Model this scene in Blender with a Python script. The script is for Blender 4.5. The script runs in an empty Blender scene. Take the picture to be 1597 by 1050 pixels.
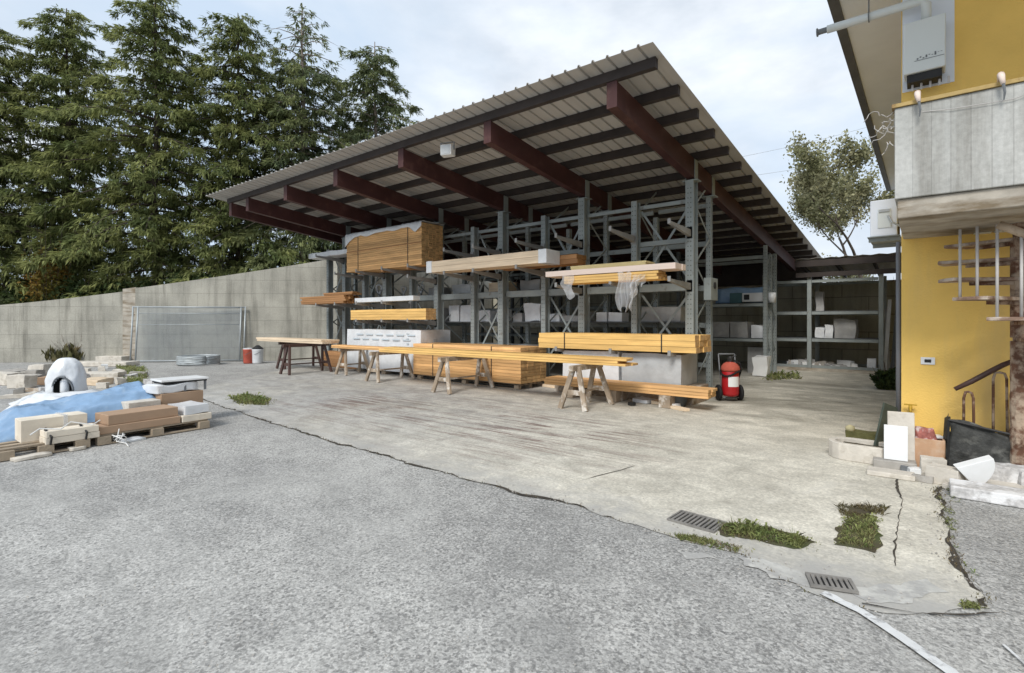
import bpy, math, random
import numpy as np
from mathutils import Vector, Matrix, noise as mnoise
R = math.radians
rnd = random.Random(7)
C = bpy.context.scene.collection
SC = bpy.context.scene

# ------------------------------------------------------------------ camera, sky, sun, exposure
YAW, FPX, CX, HY, EYE = R(38.4), 800.0, 812.0, 502.0, 1.6
cam = bpy.data.cameras.new('camera'); co = bpy.data.objects.new('camera', cam); C.objects.link(co)
co.location = (0, 0, EYE); co.rotation_euler = (R(90), 0, YAW)
cam.sensor_width = 36; cam.lens = 36*FPX/1597; cam.clip_end = 2000; cam.clip_start = .05
cam.shift_x = -(CX-798.5)/1597; cam.shift_y = (HY-525)/1597
SC.camera = co
SC.view_settings.view_transform = 'Standard'; SC.view_settings.look = 'None'
SC.view_settings.exposure = 0.6; SC.view_settings.gamma = 1.0

SUN_EL, SUN_AZ = R(43), R(168)            # azimuth measured clockwise from +Y
w = bpy.data.worlds.new('World'); SC.world = w; w.use_nodes = True
nt = w.node_tree; nt.nodes.clear()
def nn(t, typ, **kw):
    n = t.nodes.new(typ)
    for k, v in kw.items():
        if k in n.inputs: n.inputs[k].default_value = v
        else: setattr(n, k, v)
    return n
sky = nn(nt, 'ShaderNodeTexSky', sky_type='NISHITA', sun_disc=False, sun_elevation=SUN_EL, sun_rotation=SUN_AZ)
sky.dust_density = 2.0
tc = nn(nt, 'ShaderNodeTexCoord')
mp = nn(nt, 'ShaderNodeMapping'); mp.inputs['Scale'].default_value = (1.0, 1.0, 2.2); mp.inputs['Location'].default_value = (3.1, .4, .2)
cn = nn(nt, 'ShaderNodeTexNoise', Scale=2.1, Detail=7.0, Roughness=.52, Distortion=.35)
cr = nn(nt, 'ShaderNodeMapRange'); cr.inputs[1].default_value = .36; cr.inputs[2].default_value = .64
cm = nn(nt, 'ShaderNodeMix', data_type='RGBA')
cn2 = nn(nt, 'ShaderNodeTexNoise', Scale=4.5, Detail=6.0, Roughness=.55)
cloud = nn(nt, 'ShaderNodeMix', data_type='RGBA')
cloud.inputs[6].default_value = (5.5, 6.05, 6.75, 1); cloud.inputs[7].default_value = (7.6, 8.0, 8.5, 1)
cr2 = nn(nt, 'ShaderNodeMapRange'); cr2.inputs[1].default_value = .35; cr2.inputs[2].default_value = .65
veil = nn(nt, 'ShaderNodeMix', data_type='RGBA'); veil.inputs[0].default_value = .82
veil.inputs[7].default_value = (5.6, 6.7, 8.0, 1)
bg = nn(nt, 'ShaderNodeBackground', Strength=.088); wo = nn(nt, 'ShaderNodeOutputWorld')
L = nt.links.new
L(tc.outputs['Generated'], mp.inputs[0]); L(mp.outputs[0], cn.inputs['Vector']); L(mp.outputs[0], cn2.inputs['Vector'])
L(cn.outputs['Fac'], cr.inputs[0]); L(cn2.outputs['Fac'], cr2.inputs[0]); L(cr2.outputs[0], cloud.inputs[0])
L(sky.outputs[0], veil.inputs[6]); L(veil.outputs[2], cm.inputs[6]); L(cloud.outputs[2], cm.inputs[7]); L(cr.outputs[0], cm.inputs[0])
L(cm.outputs[2], bg.inputs[0]); L(bg.outputs[0], wo.inputs[0])

sl = bpy.data.lights.new('sun', 'SUN'); sl.energy = 1.9; sl.angle = R(20); sl.color = (1, .96, .9)
so = bpy.data.objects.new('sun', sl); C.objects.link(so)
sd = Vector((math.sin(SUN_AZ)*math.cos(SUN_EL), math.cos(SUN_AZ)*math.cos(SUN_EL), math.sin(SUN_EL)))
so.rotation_euler = sd.to_track_quat('Z', 'Y').to_euler(); so.location = (0, 0, 30)

# ------------------------------------------------------------------ measuring helpers (photo pixel -> point on a known plane)
_s, _c = math.sin(YAW), math.cos(YAW)
def ray(px, py):
    u = (px-CX)/FPX; v = (HY-py)/FPX
    return Vector((-_s+u*_c, _c+u*_s, v))
def gnd(px, py, z=0.):
    d = ray(px, py); t = (z-EYE)/d.z
    return Vector((d.x*t, d.y*t, z))
def onY(px, py, Y):
    d = ray(px, py); t = Y/d.y
    return Vector((d.x*t, Y, EYE+d.z*t))
def atd(px, py, dep):
    d = ray(px, py); return Vector((d.x*dep, d.y*dep, EYE+d.z*dep))

# ------------------------------------------------------------------ materials
def newmat(name):
    m = bpy.data.materials.new(name); m.use_nodes = True
    t = m.node_tree; b = t.nodes['Principled BSDF']
    return m, t, b
def mulv(t, col_socket, fac_socket):
    h = nn(t, 'ShaderNodeHueSaturation'); t.links.new(col_socket, h.inputs['Color']); t.links.new(fac_socket, h.inputs['Value'])
    return h.outputs[0]
def mapr(t, sock, a, b, lo, hi):
    n = nn(t, 'ShaderNodeMapRange')
    for i, v in ((1, a), (2, b), (3, lo), (4, hi)): n.inputs[i].default_value = v
    t.links.new(sock, n.inputs[0]); return n.outputs[0]
def coords(t, stretch=(1, 1, 1), kind='Object'):
    c = nn(t, 'ShaderNodeTexCoord'); m = nn(t, 'ShaderNodeMapping'); m.inputs['Scale'].default_value = stretch
    t.links.new(c.outputs[kind], m.inputs[0]); return m.outputs[0]
def mixc(t, fac, a, b):
    n = nn(t, 'ShaderNodeMix', data_type='RGBA')
    for i, v in ((0, fac), (6, a), (7, b)):
        if hasattr(v, 'links'): t.links.new(v, n.inputs[i])
        elif i == 0: n.inputs[0].default_value = v
        else: n.inputs[i].default_value = (*v, 1) if len(v) == 3 else v
    return n.outputs[2]
def noise(t, vec, scale, detail=4, rough=.55, dist=0.):
    n = nn(t, 'ShaderNodeTexNoise', Scale=scale, Detail=detail, Roughness=rough, Distortion=dist)
    t.links.new(vec, n.inputs['Vector']); return n.outputs['Fac']
def M(name, base, var=.2, scale=4., stretch=(1, 1, 1), rough=.8, bump=.15, bscale=30., island=0., metal=0., stain=None, spec=.3, alpha=None, sub=None, trans=0):
    m, t, b = newmat(name)
    v = coords(t, stretch); f = noise(t, v, scale, 6)
    rgb = nn(t, 'ShaderNodeRGB'); rgb.outputs[0].default_value = (*base, 1)
    col = mulv(t, rgb.outputs[0], mapr(t, f, .25, .75, 1-var, 1+var))
    if stain:
        sc, ssc, lo, hi = stain[:4]; st = stain[4] if len(stain) > 4 else (1, 1, 1)
        col = mixc(t, mapr(t, noise(t, coords(t, st), ssc, 7, .62), lo, hi, 0, 1), col, sc)
    if island:
        g = nn(t, 'ShaderNodeNewGeometry')
        col = mulv(t, col, mapr(t, g.outputs['Random Per Island'], 0, 1, 1-island, 1+island))
    t.links.new(col, b.inputs['Base Color'])
    b.inputs['Roughness'].default_value = rough; b.inputs['Metallic'].default_value = metal
    b.inputs['Specular IOR Level'].default_value = spec
    if trans: b.inputs['Transmission Weight'].default_value = trans
    if alpha is not None: b.inputs['Alpha'].default_value = alpha
    if bump:
        bp = nn(t, 'ShaderNodeBump', Strength=bump, Distance=.02); t.links.new(noise(t, v, bscale, 5), bp.inputs['Height'])
        t.links.new(bp.outputs[0], b.inputs['Normal'])
    return m
mt = {}
mt['steel'] = M('painted_grey_steel', (.26, .29, .288), .2, 2, rough=.5, bump=.04, stain=((.13, .10, .075), 5., .60, .78))
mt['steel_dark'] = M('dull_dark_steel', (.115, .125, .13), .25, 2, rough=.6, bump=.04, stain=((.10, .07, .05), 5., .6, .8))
mt['arm'] = M('galvanised_arm', (.26, .26, .255), .2, 3, rough=.5, bump=.04)
mt['beam'] = M('maroon_steel', (.062, .025, .024), .3, 1.5, rough=.55, bump=.05, stain=((.115, .06, .05), 3., .55, .8))
mt['purlin'] = M('dark_purlin', (.045, .036, .033), .3, 3, rough=.6, bump=.05)
mt['orange'] = M('orange_timber', (.70, .41, .175), .30, 2.6, (.4, 6, 6), .6, .1, 20, .24, stain=((.30, .16, .06), 1.1, .56, .75, (.5, 3, 3)))
mt['honey'] = M('honey_timber', (.74, .47, .165), .26, 2.6, (.4, 6, 6), .6, .1, 20, .2, stain=((.52, .30, .10), 1.1, .54, .75, (.5, 3, 3)))
mt['cream'] = M('cream_timber', (.70, .565, .41), .24, 2.6, (.4, 6, 6), .7, .1, 20, .16, stain=((.48, .36, .23), 1.1, .54, .75, (.5, 3, 3)))
mt['pinkish'] = M('pale_planed_timber', (.72, .60, .53), .1, 1.2, (.4, 6, 6), .7, .1, 20, .08)
mt['ply'] = M('yellow_plywood', (.60, .50, .26), .12, 2, rough=.7, island=.12)
mt['palewood'] = M('pale_dusty_timber', (.72, .65, .54), .15, 3, rough=.8, bump=.15, island=.1, stain=((.48, .41, .32), 3., .56, .74))
mt['blue_print_light'] = M('faded_blue_print', (.46, .50, .53), .1)
mt['brownwood'] = M('brown_timber', (.36, .19, .085), .25, 1.2, (.4, 6, 6), .75, .15, 20, .25)
mt['endgrain'] = M('timber_end_grain', (.33, .17, .065), .35, 7, rough=.8, island=.3)
mt['endpale'] = M('pale_end_grain', (.52, .33, .15), .35, 9, rough=.85, island=.28)
mt['oldwood'] = M('weathered_grey_wood', (.31, .245, .18), .4, 4, rough=.85, bump=.4, stain=((.66, .62, .56), 5., .52, .66))
mt['pallet'] = M('pallet_wood', (.33, .27, .20), .3, 3, (1, 1, 1), .85, .3, island=.3)
mt['white'] = M('white_paint', (.72, .73, .73), .06, 2, rough=.4, bump=.02)
mt['film'] = M('white_wrapping_film', (.66, .68, .70), .12, 4, rough=.32, bump=.5, bscale=9., spec=.5)
mt['greyfilm'] = M('grey_wrapping_film', (.40, .42, .43), .2, 3, rough=.35, bump=.5, bscale=9., spec=.5)
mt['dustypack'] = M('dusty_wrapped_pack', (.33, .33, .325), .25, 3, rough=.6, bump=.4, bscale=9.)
mt['tarp'] = M('blue_tarpaulin', (.205, .325, .485), .2, 3, rough=.28, bump=.9, bscale=4.5, spec=.5, stain=((.33, .44, .56), 5., .55, .8))
mt['cardboard'] = M('brown_cardboard', (.40, .275, .185), .12, 3, rough=.9, bump=.1, island=.1)
mt['clearfilm'] = M('clear_plastic_sheet', (.78, .80, .83), .08, 5, rough=.25, bump=.6, bscale=12, alpha=.34, spec=.6)
mt['black'] = M('black_plastic', (.022, .022, .022), .4, 6, rough=.55)
mt['rubber'] = M('black_rubber', (.012, .012, .013), .2, 5, rough=.75)
mt['red'] = M('red_enamel', (.38, .012, .016), .12, 3, rough=.28, bump=.02, spec=.5)
mt['redcloth'] = M('faded_red_cover', (.40, .09, .06), .3, 6, rough=.85)
mt['boiler'] = M('white_enamel', (.66, .69, .67), .04, 1, rough=.35, bump=.01, spec=.45)
mt['mark'] = M('grey_print', (.16, .17, .18), .1)
mt['rust'] = M('rusty_iron', (.13, .065, .04), .5, 7, rough=.85, bump=.5, bscale=20, stain=((.40, .31, .23), 8., .44, .58))
mt['tread'] = M('worn_tread', (.25, .165, .12), .4, 6, rough=.8, bump=.3, stain=((.50, .43, .36), 6., .46, .62))
mt['railgrey'] = M('pale_baluster', (.52, .50, .48), .15, 6, rough=.5)
mt['railbeige'] = M('beige_handrail', (.42, .33, .24), .25, 6, rough=.6, stain=((.2, .12, .08), 8., .58, .72))
mt['railbrown'] = M('brown_handrail', (.075, .042, .035), .2, 5, rough=.35)
mt['stone'] = M('pale_cut_stone', (.58, .54, .475), .2, 5, rough=.85, bump=.3, stain=((.3, .26, .2), 4., .55, .75))
mt['greystone'] = M('grey_stone', (.36, .34, .31), .25, 6, rough=.85, bump=.3)
mt['marble'] = M('white_marble', (.74, .75, .75), .08, 4, rough=.3, bump=.03)
mt['granite'] = M('mottled_granite', (.50, .49, .48), .35, 25, rough=.8, bump=.3, stain=((.75, .75, .75), 5., .5, .6))
mt['terracotta'] = M('terracotta_box', (.50, .31, .19), .2, 4, rough=.85, bump=.15, stain=((.62, .5, .38), 3., .5, .7))
mt['moss'] = M('mossy_stone', (.12, .115, .045), .4, 8, rough=.95, bump=.6, stain=((.35, .31, .22), 4., .6, .75))
mt['rednet'] = M('red_net', (.34, .12, .10), .5, 14, rough=.8, bump=.5, stain=((.6, .5, .48), 12., .5, .6))
mt['bark'] = M('tree_bark', (.085, .068, .055), .35, 5, (1, 1, .3), .95, .6)
mt['deadwood'] = M('bleached_dead_wood', (.24, .20, .17), .3, 6, rough=.9)
mt['soil'] = M('bare_bank_soil', (.085, .07, .045), .4, 2, rough=1, bump=.6, stain=((.07, .085, .03), 1., .45, .6))
mt['cast'] = M('cast_iron', (.21, .20, .185), .3, 10, rough=.6, bump=.2)
mt['crack'] = M('crack_dirt', (.06, .052, .042), .4, 12, rough=1)
mt['paint_line'] = M('worn_white_paint', (.62, .63, .63), .1, 8, rough=.7, stain=((.33, .33, .33), 11., .52, .62))
mt['pipegrey'] = M('grey_pipe', (.16, .165, .175), .15, 3, rough=.5)
mt['mesh'] = M('galvanised_tube', (.38, .41, .42), .15, 4, rough=.45, metal=.3)
mt['teal'] = M('teal_casing', (.05, .12, .14), .2, 3, rough=.5)
mt['fascia'] = M('dark_gutter', (.10, .10, .10), .2, 3, rough=.5)
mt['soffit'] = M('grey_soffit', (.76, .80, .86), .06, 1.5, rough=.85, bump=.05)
mt['yellowtap'] = M('yellow_tap', (.42, .26, .03), .2, 6, rough=.5)
mt['plasticrope'] = M('white_strap', (.75, .75, .73), .05, rough=.5)

def foliage(name, a, b, tw=.45, sc=.7):
    m, t, bs = newmat(name)
    g = nn(t, 'ShaderNodeNewGeometry')
    f = noise(t, coords(t), sc, 3)
    col = mixc(t, mapr(t, f, .38, .62, 0, 1), a, b)
    col = mulv(t, col, mapr(t, g.outputs['Random Per Island'], 0, 1, .55, 1.45))
    t.links.new(col, bs.inputs['Base Color']); bs.inputs['Roughness'].default_value = .65; bs.inputs['Specular IOR Level'].default_value = .2
    tr = nn(t, 'ShaderNodeBsdfTranslucent'); t.links.new(col, tr.inputs[0])
    mx = nn(t, 'ShaderNodeMixShader'); mx.inputs[0].default_value = tw
    out = t.nodes['Material Output']
    t.links.new(bs.outputs[0], mx.inputs[1]); t.links.new(tr.outputs[0], mx.inputs[2]); t.links.new(mx.outputs[0], out.inputs[0])
    return m
mt['cedar'] = foliage('cedar_needles', (.112, .142, .052), (.285, .305, .115))
mt['cedar_blue'] = foliage('grey_green_needles', (.105, .135, .070), (.245, .27, .115))
mt['leaf'] = foliage('olive_leaves', (.22, .22, .11), (.38, .36, .22), .4)
mt['autumn'] = foliage('autumn_leaves', (.22, .13, .03), (.12, .13, .03), .4)
mt['grass'] = foliage('grass_blades', (.20, .235, .085), (.33, .33, .15), .4, 3)
mt['dry'] = foliage('dry_weeds', (.20, .15, .085), (.115, .115, .05), .3, 1.2)
mt['hedge'] = foliage('dark_hedge', (.035, .06, .02), (.075, .10, .035), .3, 1)

def m_asphalt():
    m, t, b = newmat('weathered_asphalt')
    v = coords(t)
    vo = nn(t, 'ShaderNodeTexVoronoi', Scale=105.); t.links.new(v, vo.inputs['Vector'])
    sep = nn(t, 'ShaderNodeSeparateColor'); t.links.new(vo.outputs['Color'], sep.inputs[0])
    big = noise(t, v, .45, 6, .6); mid = noise(t, v, 3.5, 6, .65); fine = noise(t, v, 38., 4, .7)
    base = mixc(t, mapr(t, big, .36, .64, 0, 1), (.285, .281, .270), (.400, .394, .374))
    base = mulv(t, base, mapr(t, mid, .28, .72, .82, 1.16))
    base = mulv(t, base, mapr(t, fine, .3, .7, .72, 1.26))
    base = mulv(t, base, mapr(t, sep.outputs[0], 0, 1, .68, 1.34))
    vo2 = nn(t, 'ShaderNodeTexVoronoi', Scale=62.); t.links.new(v, vo2.inputs['Vector']); s2 = nn(t, 'ShaderNodeSeparateColor'); t.links.new(vo2.outputs['Color'], s2.inputs[0])
    base = mixc(t, mapr(t, s2.outputs[1], .86, .90, 0, .5), base, (.58, .57, .54)); base = mixc(t, mapr(t, s2.outputs[2], .86, .90, 0, .55), base, (.12, .12, .118))
    # old drag marks, darker damp blotches and a paler worn band
    drag = noise(t, coords(t, (.5, 1.6, 1)), .9, 8, .7, 1.2); base = mixc(t, mapr(t, drag, .52, .66, 0, .45), base, (.21, .208, .20))
    worn = noise(t, coords(t, (.35, .35, 1)), 1.1, 7, .66, .8); base = mixc(t, mapr(t, worn, .54, .70, 0, .5), base, (.46, .455, .43))
    drops = noise(t, v, 6.5, 3, .5); base = mixc(t, mapr(t, drops, .69, .74, 0, .5), base, (.13, .125, .12))
    t.links.new(base, b.inputs['Base Color']); b.inputs['Roughness'].default_value = .92; b.inputs['Specular IOR Level'].default_value = .2
    bp = nn(t, 'ShaderNodeBump', Strength=.5, Distance=.01); t.links.new(fine, bp.inputs['Height']); t.links.new(bp.outputs[0], b.inputs['Normal'])
    return m
def softbox(t, vec, x0, x1, y0, y1, soft):
    s = nn(t, 'ShaderNodeSeparateXYZ'); t.links.new(vec, s.inputs[0])
    def mul(a, b2):
        n = nn(t, 'ShaderNodeMath', operation='MULTIPLY'); t.links.new(a, n.inputs[0]); t.links.new(b2, n.inputs[1]); return n.outputs[0]
    a = mul(mapr(t, s.outputs[0], x0-soft, x0+soft, 0, 1), mapr(t, s.outputs[0], x1-soft, x1+soft, 1, 0))
    c = mul(mapr(t, s.outputs[1], y0-soft, y0+soft, 0, 1), mapr(t, s.outputs[1], y1-soft, y1+soft, 1, 0))
    return mul(a, c), mul, s
def m_apron():
    m, t, b = newmat('stained_concrete_slab')
    v = coords(t)
    big = noise(t, v, .55, 7, .62, .6); mid = noise(t, coords(t, (1, 1.25, 1)), 2.2, 9, .72, .8); fine = noise(t, v, 30., 4, .7)
    _, mul, s = softbox(t, v, 0, 1, 0, 1, 1)
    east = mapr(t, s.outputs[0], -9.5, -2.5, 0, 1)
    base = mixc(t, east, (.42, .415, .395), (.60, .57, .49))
    base = mixc(t, mapr(t, big, .44, .68, 0, .6), base, (.41, .385, .325))
    base = mulv(t, base, mapr(t, mid, .26, .74, .66, 1.28)); base = mulv(t, base, mapr(t, fine, .3, .7, .80, 1.17))
    # coarse pores and pale laitance patches
    por = nn(t, 'ShaderNodeTexVoronoi', Scale=70.); t.links.new(v, por.inputs['Vector']); sp = nn(t, 'ShaderNodeSeparateColor'); t.links.new(por.outputs['Color'], sp.inputs[0])
    base = mulv(t, base, mapr(t, sp.outputs[0], 0, 1, .86, 1.13))
    base = mixc(t, mapr(t, noise(t, v, 1.7, 8, .7, 1.), .56, .68, 0, .6), base, (.60, .575, .51))
    base = mixc(t, mapr(t, noise(t, coords(t, (.8, 1, 1)), .8, 8, .72, 1.4), .56, .70, 0, .45), base, (.30, .28, .235))
    # towards its broken edge the slab is worn to the grey of the asphalt
    wv = nn(t, 'ShaderNodeMath', operation='MULTIPLY_ADD'); t.links.new(noise(t, v, 2.6, 8, .72, .6), wv.inputs[0]); wv.inputs[1].default_value = -2.0; t.links.new(s.outputs[1], wv.inputs[2])
    base = mixc(t, mapr(t, wv.outputs[0], 2.55, 3.35, .85, 0), base, (.365, .36, .345))
    # rust-brown wheel streaks along the front of the racks, broken up by a second pattern
    brk = noise(t, v, 1.3, 6, .65)
    box, _, _ = softbox(t, v, -10.0, -2.8, 4.7, 7.4, 1.0)
    st = noise(t, coords(t, (.24, 4.2, 1)), 2.2, 9, .76, .9)
    base = mixc(t, mul(mul(mapr(t, st, .485, .57, 0, .88), box), mapr(t, brk, .34, .54, .15, 1)), base, (.155, .10, .085))
    # damp grey-green smears across the passage beside the house
    box2, _, _ = softbox(t, v, -5.5, 1, 8.3, 16, 1.0)
    st2 = noise(t, coords(t, (.42, .8, 1)), 1.1, 8, .68, .9)
    base = mixc(t, mul(mapr(t, st2, .44, .62, 0, .7), box2), base, (.185, .175, .14))
    box3, _, _ = softbox(t, v, -16, -5, 5.0, 10.6, 1.2)
    st3 = noise(t, coords(t, (.7, 1.5, 1)), 1.5, 8, .72, .9)
    base = mixc(t, mul(mapr(t, st3, .46, .64, 0, .6), box3), base, (.23, .22, .21))
    t.links.new(base, b.inputs['Base Color']); b.inputs['Roughness'].default_value = .88; b.inputs['Specular IOR Level'].default_value = .25
    bp = nn(t, 'ShaderNodeBump', Strength=.3, Distance=.012); t.links.new(mid, bp.inputs['Height']); t.links.new(bp.outputs[0], b.inputs['Normal'])
    return m
def m_wall(name, a, a2, bw, bh, dark, groove=.012, mo=.55, sk=.4):
    # cast concrete: shuttering board joints (brick pattern on local X / Z), streaks, blotches
    m, t, b = newmat(name)
    c = nn(t, 'ShaderNodeTexCoord'); s = nn(t, 'ShaderNodeSeparateXYZ'); cb = nn(t, 'ShaderNodeCombineXYZ')
    t.links.new(c.outputs['Object'], s.inputs[0]); t.links.new(s.outputs[0], cb.inputs[0]); t.links.new(s.outputs[2], cb.inputs[1])
    br = nn(t, 'ShaderNodeTexBrick'); t.links.new(cb.outputs[0], br.inputs['Vector'])
    for k, v in (('Scale', 1.), ('Mortar Size', groove), ('Brick Width', bw), ('Row Height', bh), ('Mortar Smooth', .4)): br.inputs[k].default_value = v
    br.offset = .0 if bh > bw else .5
    br.inputs['Color1'].default_value = (.95, .95, .95, 1); br.inputs['Color2'].default_value = (1.05, 1.05, 1.05, 1); br.inputs['Mortar'].default_value = (mo, mo, mo, 1)
    v = coords(t); big = noise(t, v, .7, 6, .6); st = noise(t, coords(t, (1.6, 1.6, .14)), 2.2, 6, .65); fine = noise(t, v, 22., 4, .7)
    base = mixc(t, mapr(t, big, .36, .64, 0, 1), a, a2)
    base = mixc(t, mapr(t, st, .48, .70, 0, sk), base, dark)
    base = mulv(t, base, mapr(t, fine, .3, .7, .87, 1.12))
    sc = nn(t, 'ShaderNodeSeparateColor'); t.links.new(br.outputs['Color'], sc.inputs[0]); base = mulv(t, base, sc.outputs[0])
    t.links.new(base, b.inputs['Base Color']); b.inputs['Roughness'].default_value = .9; b.inputs['Specular IOR Level'].default_value = .2
    bp = nn(t, 'ShaderNodeBump', Strength=.6, Distance=.012); t.links.new(sc.outputs[0], bp.inputs['Height'])
    bp2 = nn(t, 'ShaderNodeBump', Strength=.25, Distance=.01); t.links.new(fine, bp2.inputs['Height']); t.links.new(bp.outputs[0], bp2.inputs['Normal'])
    t.links.new(bp2.outputs[0], b.inputs['Normal'])
    return m
mt['asphalt'] = m_asphalt(); mt['apron'] = m_apron()
mt['wall'] = m_wall('board_marked_wall', (.29, .282, .245), (.42, .405, .35), 2.6, .55, (.13, .125, .105), .012, .76, .62)
mt['rearwall'] = m_wall('rear_panel_wall', (.34, .325, .26), (.45, .43, .35), 1.6, .62, (.12, .12, .085), .018)
mt['parapet'] = m_wall('vertical_board_concrete', (.40, .405, .385), (.53, .53, .505), .135, 40.0, (.22, .21, .185), .0035, .78, .75)
mt['slab_edge'] = M('stained_slab_edge', (.40, .365, .31), .25, 5, rough=.9, bump=.5, bscale=12, stain=((.19, .15, .10), 2.2, .48, .66, (.6, 1, 3)))
mt['yellow'] = M('yellow_render', (.86, .57, .155), .10, 1.6, rough=.9, bump=.3, bscale=45, stain=((.68, .48, .19), 1.3, .50, .80, (1.6, 1.6, .25)))
mt['sheet'] = M('grey_roof_sheet', (.46, .445, .42), .10, 1.0, (3, .3, 1), .55, .03, stain=((.29, .265, .23), 1.6, .55, .8, (2.5, .25, 1)))

# ------------------------------------------------------------------ mesh helpers
class MB:
    def __init__(s): s.v = []; s.f = []
    def add(s, vs, fs):
        o = len(s.v); s.v += [tuple(p) for p in vs]; s.f += [tuple(i+o for i in f) for f in fs]; return s
    def box(s, x0, x1, y0, y1, z0, z1, m=None):
        vs = [Vector((x, y, z)) for z in (z0, z1) for x, y in ((x0, y0), (x1, y0), (x1, y1), (x0, y1))]
        if m is not None: vs = [m @ p for p in vs]
        return s.add(vs, [(0, 3, 2, 1), (4, 5, 6, 7), (0, 1, 5, 4), (1, 2, 6, 5), (2, 3, 7, 6), (3, 0, 4, 7)])
    def bar(s, p, q, wd, ht=None, up=(0, 0, 1)):
        p = Vector(p); q = Vector(q); ht = wd if ht is None else ht
        d = (q-p).normalized(); u = Vector(up)
        if abs(d.dot(u)) > .98: u = Vector((0, 1, 0))
        sx = d.cross(u).normalized(); sy = sx.cross(d)
        vs = [e+sx*a*wd/2+sy*b*ht/2 for e in (p, q) for a, b in ((-1, -1), (1, -1), (1, 1), (-1, 1))]
        return s.add(vs, [(0, 3, 2, 1), (4, 5, 6, 7), (0, 1, 5, 4), (1, 2, 6, 5), (2, 3, 7, 6), (3, 0, 4, 7)])
    def tube(s, pts, rad, n=8, cap=True):
        pts = [Vector(p) for p in pts]; k = len(pts)
        rad = [rad]*k if not isinstance(rad, (list, tuple)) else rad
        o = len(s.v); ref = None
        for i, p in enumerate(pts):
            d = (pts[min(i+1, k-1)]-pts[max(i-1, 0)])
            d = d.normalized() if d.length > 1e-9 else Vector((0, 0, 1))
            if ref is None: ref = Vector((0, 0, 1)) if abs(d.z) < .9 else Vector((1, 0, 0))
            a = d.cross(ref).normalized(); b2 = a.cross(d); ref = b2
            for j in range(n):
                th = 2*math.pi*j/n; s.v.append(tuple(p+a*math.cos(th)*rad[i]+b2*math.sin(th)*rad[i]))
        for i in range(k-1):
            for j in range(n):
                j2 = (j+1) % n; s.f.append((o+i*n+j, o+i*n+j2, o+(i+1)*n+j2, o+(i+1)*n+j))
        if cap: s.f.append(tuple(o+j for j in reversed(range(n)))); s.f.append(tuple(o+(k-1)*n+j for j in range(n)))
        return s
    def lathe(s, prof, c=(0, 0, 0), n=20, m=None):
        o = len(s.v); c = Vector(c)
        for r, z in prof:
            for j in range(n):
                p = Vector((r*math.cos(2*math.pi*j/n), r*math.sin(2*math.pi*j/n), z))
                if m is not None: p = m @ p
                s.v.append(tuple(p+c))
        for i in range(len(prof)-1):
            for j in range(n):
                j2 = (j+1) % n; s.f.append((o+i*n+j, o+i*n+j2, o+(i+1)*n+j2, o+(i+1)*n+j))
        s.f.append(tuple(o+j for j in reversed(range(n)))); s.f.append(tuple(o+(len(prof)-1)*n+j for j in range(n)))
        return s
    def prism(s, poly, z0, z1, m=None):
        n = len(poly); vs = [Vector((p[0], p[1], z)) for z in (z0, z1) for p in poly]
        if m is not None: vs = [m @ p for p in vs]
        return s.add(vs, [tuple(reversed(range(n))), tuple(range(n, 2*n))]+[(i, (i+1) % n, n+(i+1) % n, n+i) for i in range(n)])
    def build(s, name, mat, parent=None, bevel=0., smooth=False, sub=0):
        me = bpy.data.meshes.new(name); me.from_pydata(s.v, [], s.f); me.update()
        return link(name, me, mat, parent, bevel, smooth, sub)
def link(name, me, mat, parent=None, bevel=0., smooth=False, sub=0):
    o = bpy.data.objects.new(name, me); C.objects.link(o)
    me.materials.append(mt[mat] if isinstance(mat, str) else mat)
    if parent is not None: o.parent = parent
    if smooth: me.polygons.foreach_set('use_smooth', [True]*len(me.polygons))
    if bevel:
        b = o.modifiers.new('bevel', 'BEVEL'); b.width = bevel; b.segments = 2; b.limit_method = 'ANGLE'; b.angle_limit = R(40)
    if sub:
        u = o.modifiers.new('sub', 'SUBSURF'); u.levels = sub; u.render_levels = sub
    return o
def parts(mb, name, mat, parent, bevel=0.):
    # every connected piece of mb becomes an object of its own
    par = list(range(len(mb.v)))
    def fd(a):
        while par[a] != a: par[a] = par[par[a]]; a = par[a]
        return a
    for f in mb.f:
        r0 = fd(f[0])
        for i in f[1:]: par[fd(i)] = r0
    gr = {}
    for f in mb.f: gr.setdefault(fd(f[0]), []).append(f)
    out = []
    for fs in gr.values():
        ids = sorted({i for f in fs for i in f}); mp_ = {a: k for k, a in enumerate(ids)}
        q = MB(); q.v = [mb.v[a] for a in ids]; q.f = [tuple(mp_[i] for i in f) for f in fs]; out.append(q.build(name, mat, parent, bevel))
    return out
def npmesh(name, V, F, mat, parent=None, smooth=False):     # F: (n,k) array, all faces of k corners
    me = bpy.data.meshes.new(name); V = np.asarray(V, np.float32); F = np.asarray(F, np.int32); k = F.shape[1]
    me.vertices.add(len(V)); me.vertices.foreach_set('co', V.ravel())
    me.loops.add(F.size); me.loops.foreach_set('vertex_index', F.ravel())
    me.polygons.add(len(F)); me.polygons.foreach_set('loop_start', np.arange(0, F.size, k, dtype=np.int32))
    try: me.polygons.foreach_set('loop_total', np.full(len(F), k, np.int32))
    except Exception: pass
    me.update(calc_edges=True); me.validate()
    return link(name, me, mat, parent, smooth=smooth)
def tag(o, label=None, cat=None, group=None, kind=None):
    for k, v in (('label', label), ('category', cat), ('group', group), ('kind', kind)):
        if v: o[k] = v
    return o
def thing(name, label, cat, loc=(0, 0, 0), rz=0., group=None):
    o = bpy.data.objects.new(name, None); C.objects.link(o); o.location = loc; o.rotation_euler = (0, 0, rz); o.empty_display_size = .2
    return tag(o, label, cat, group)
def struct(o): o['kind'] = 'structure'; return o
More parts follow.
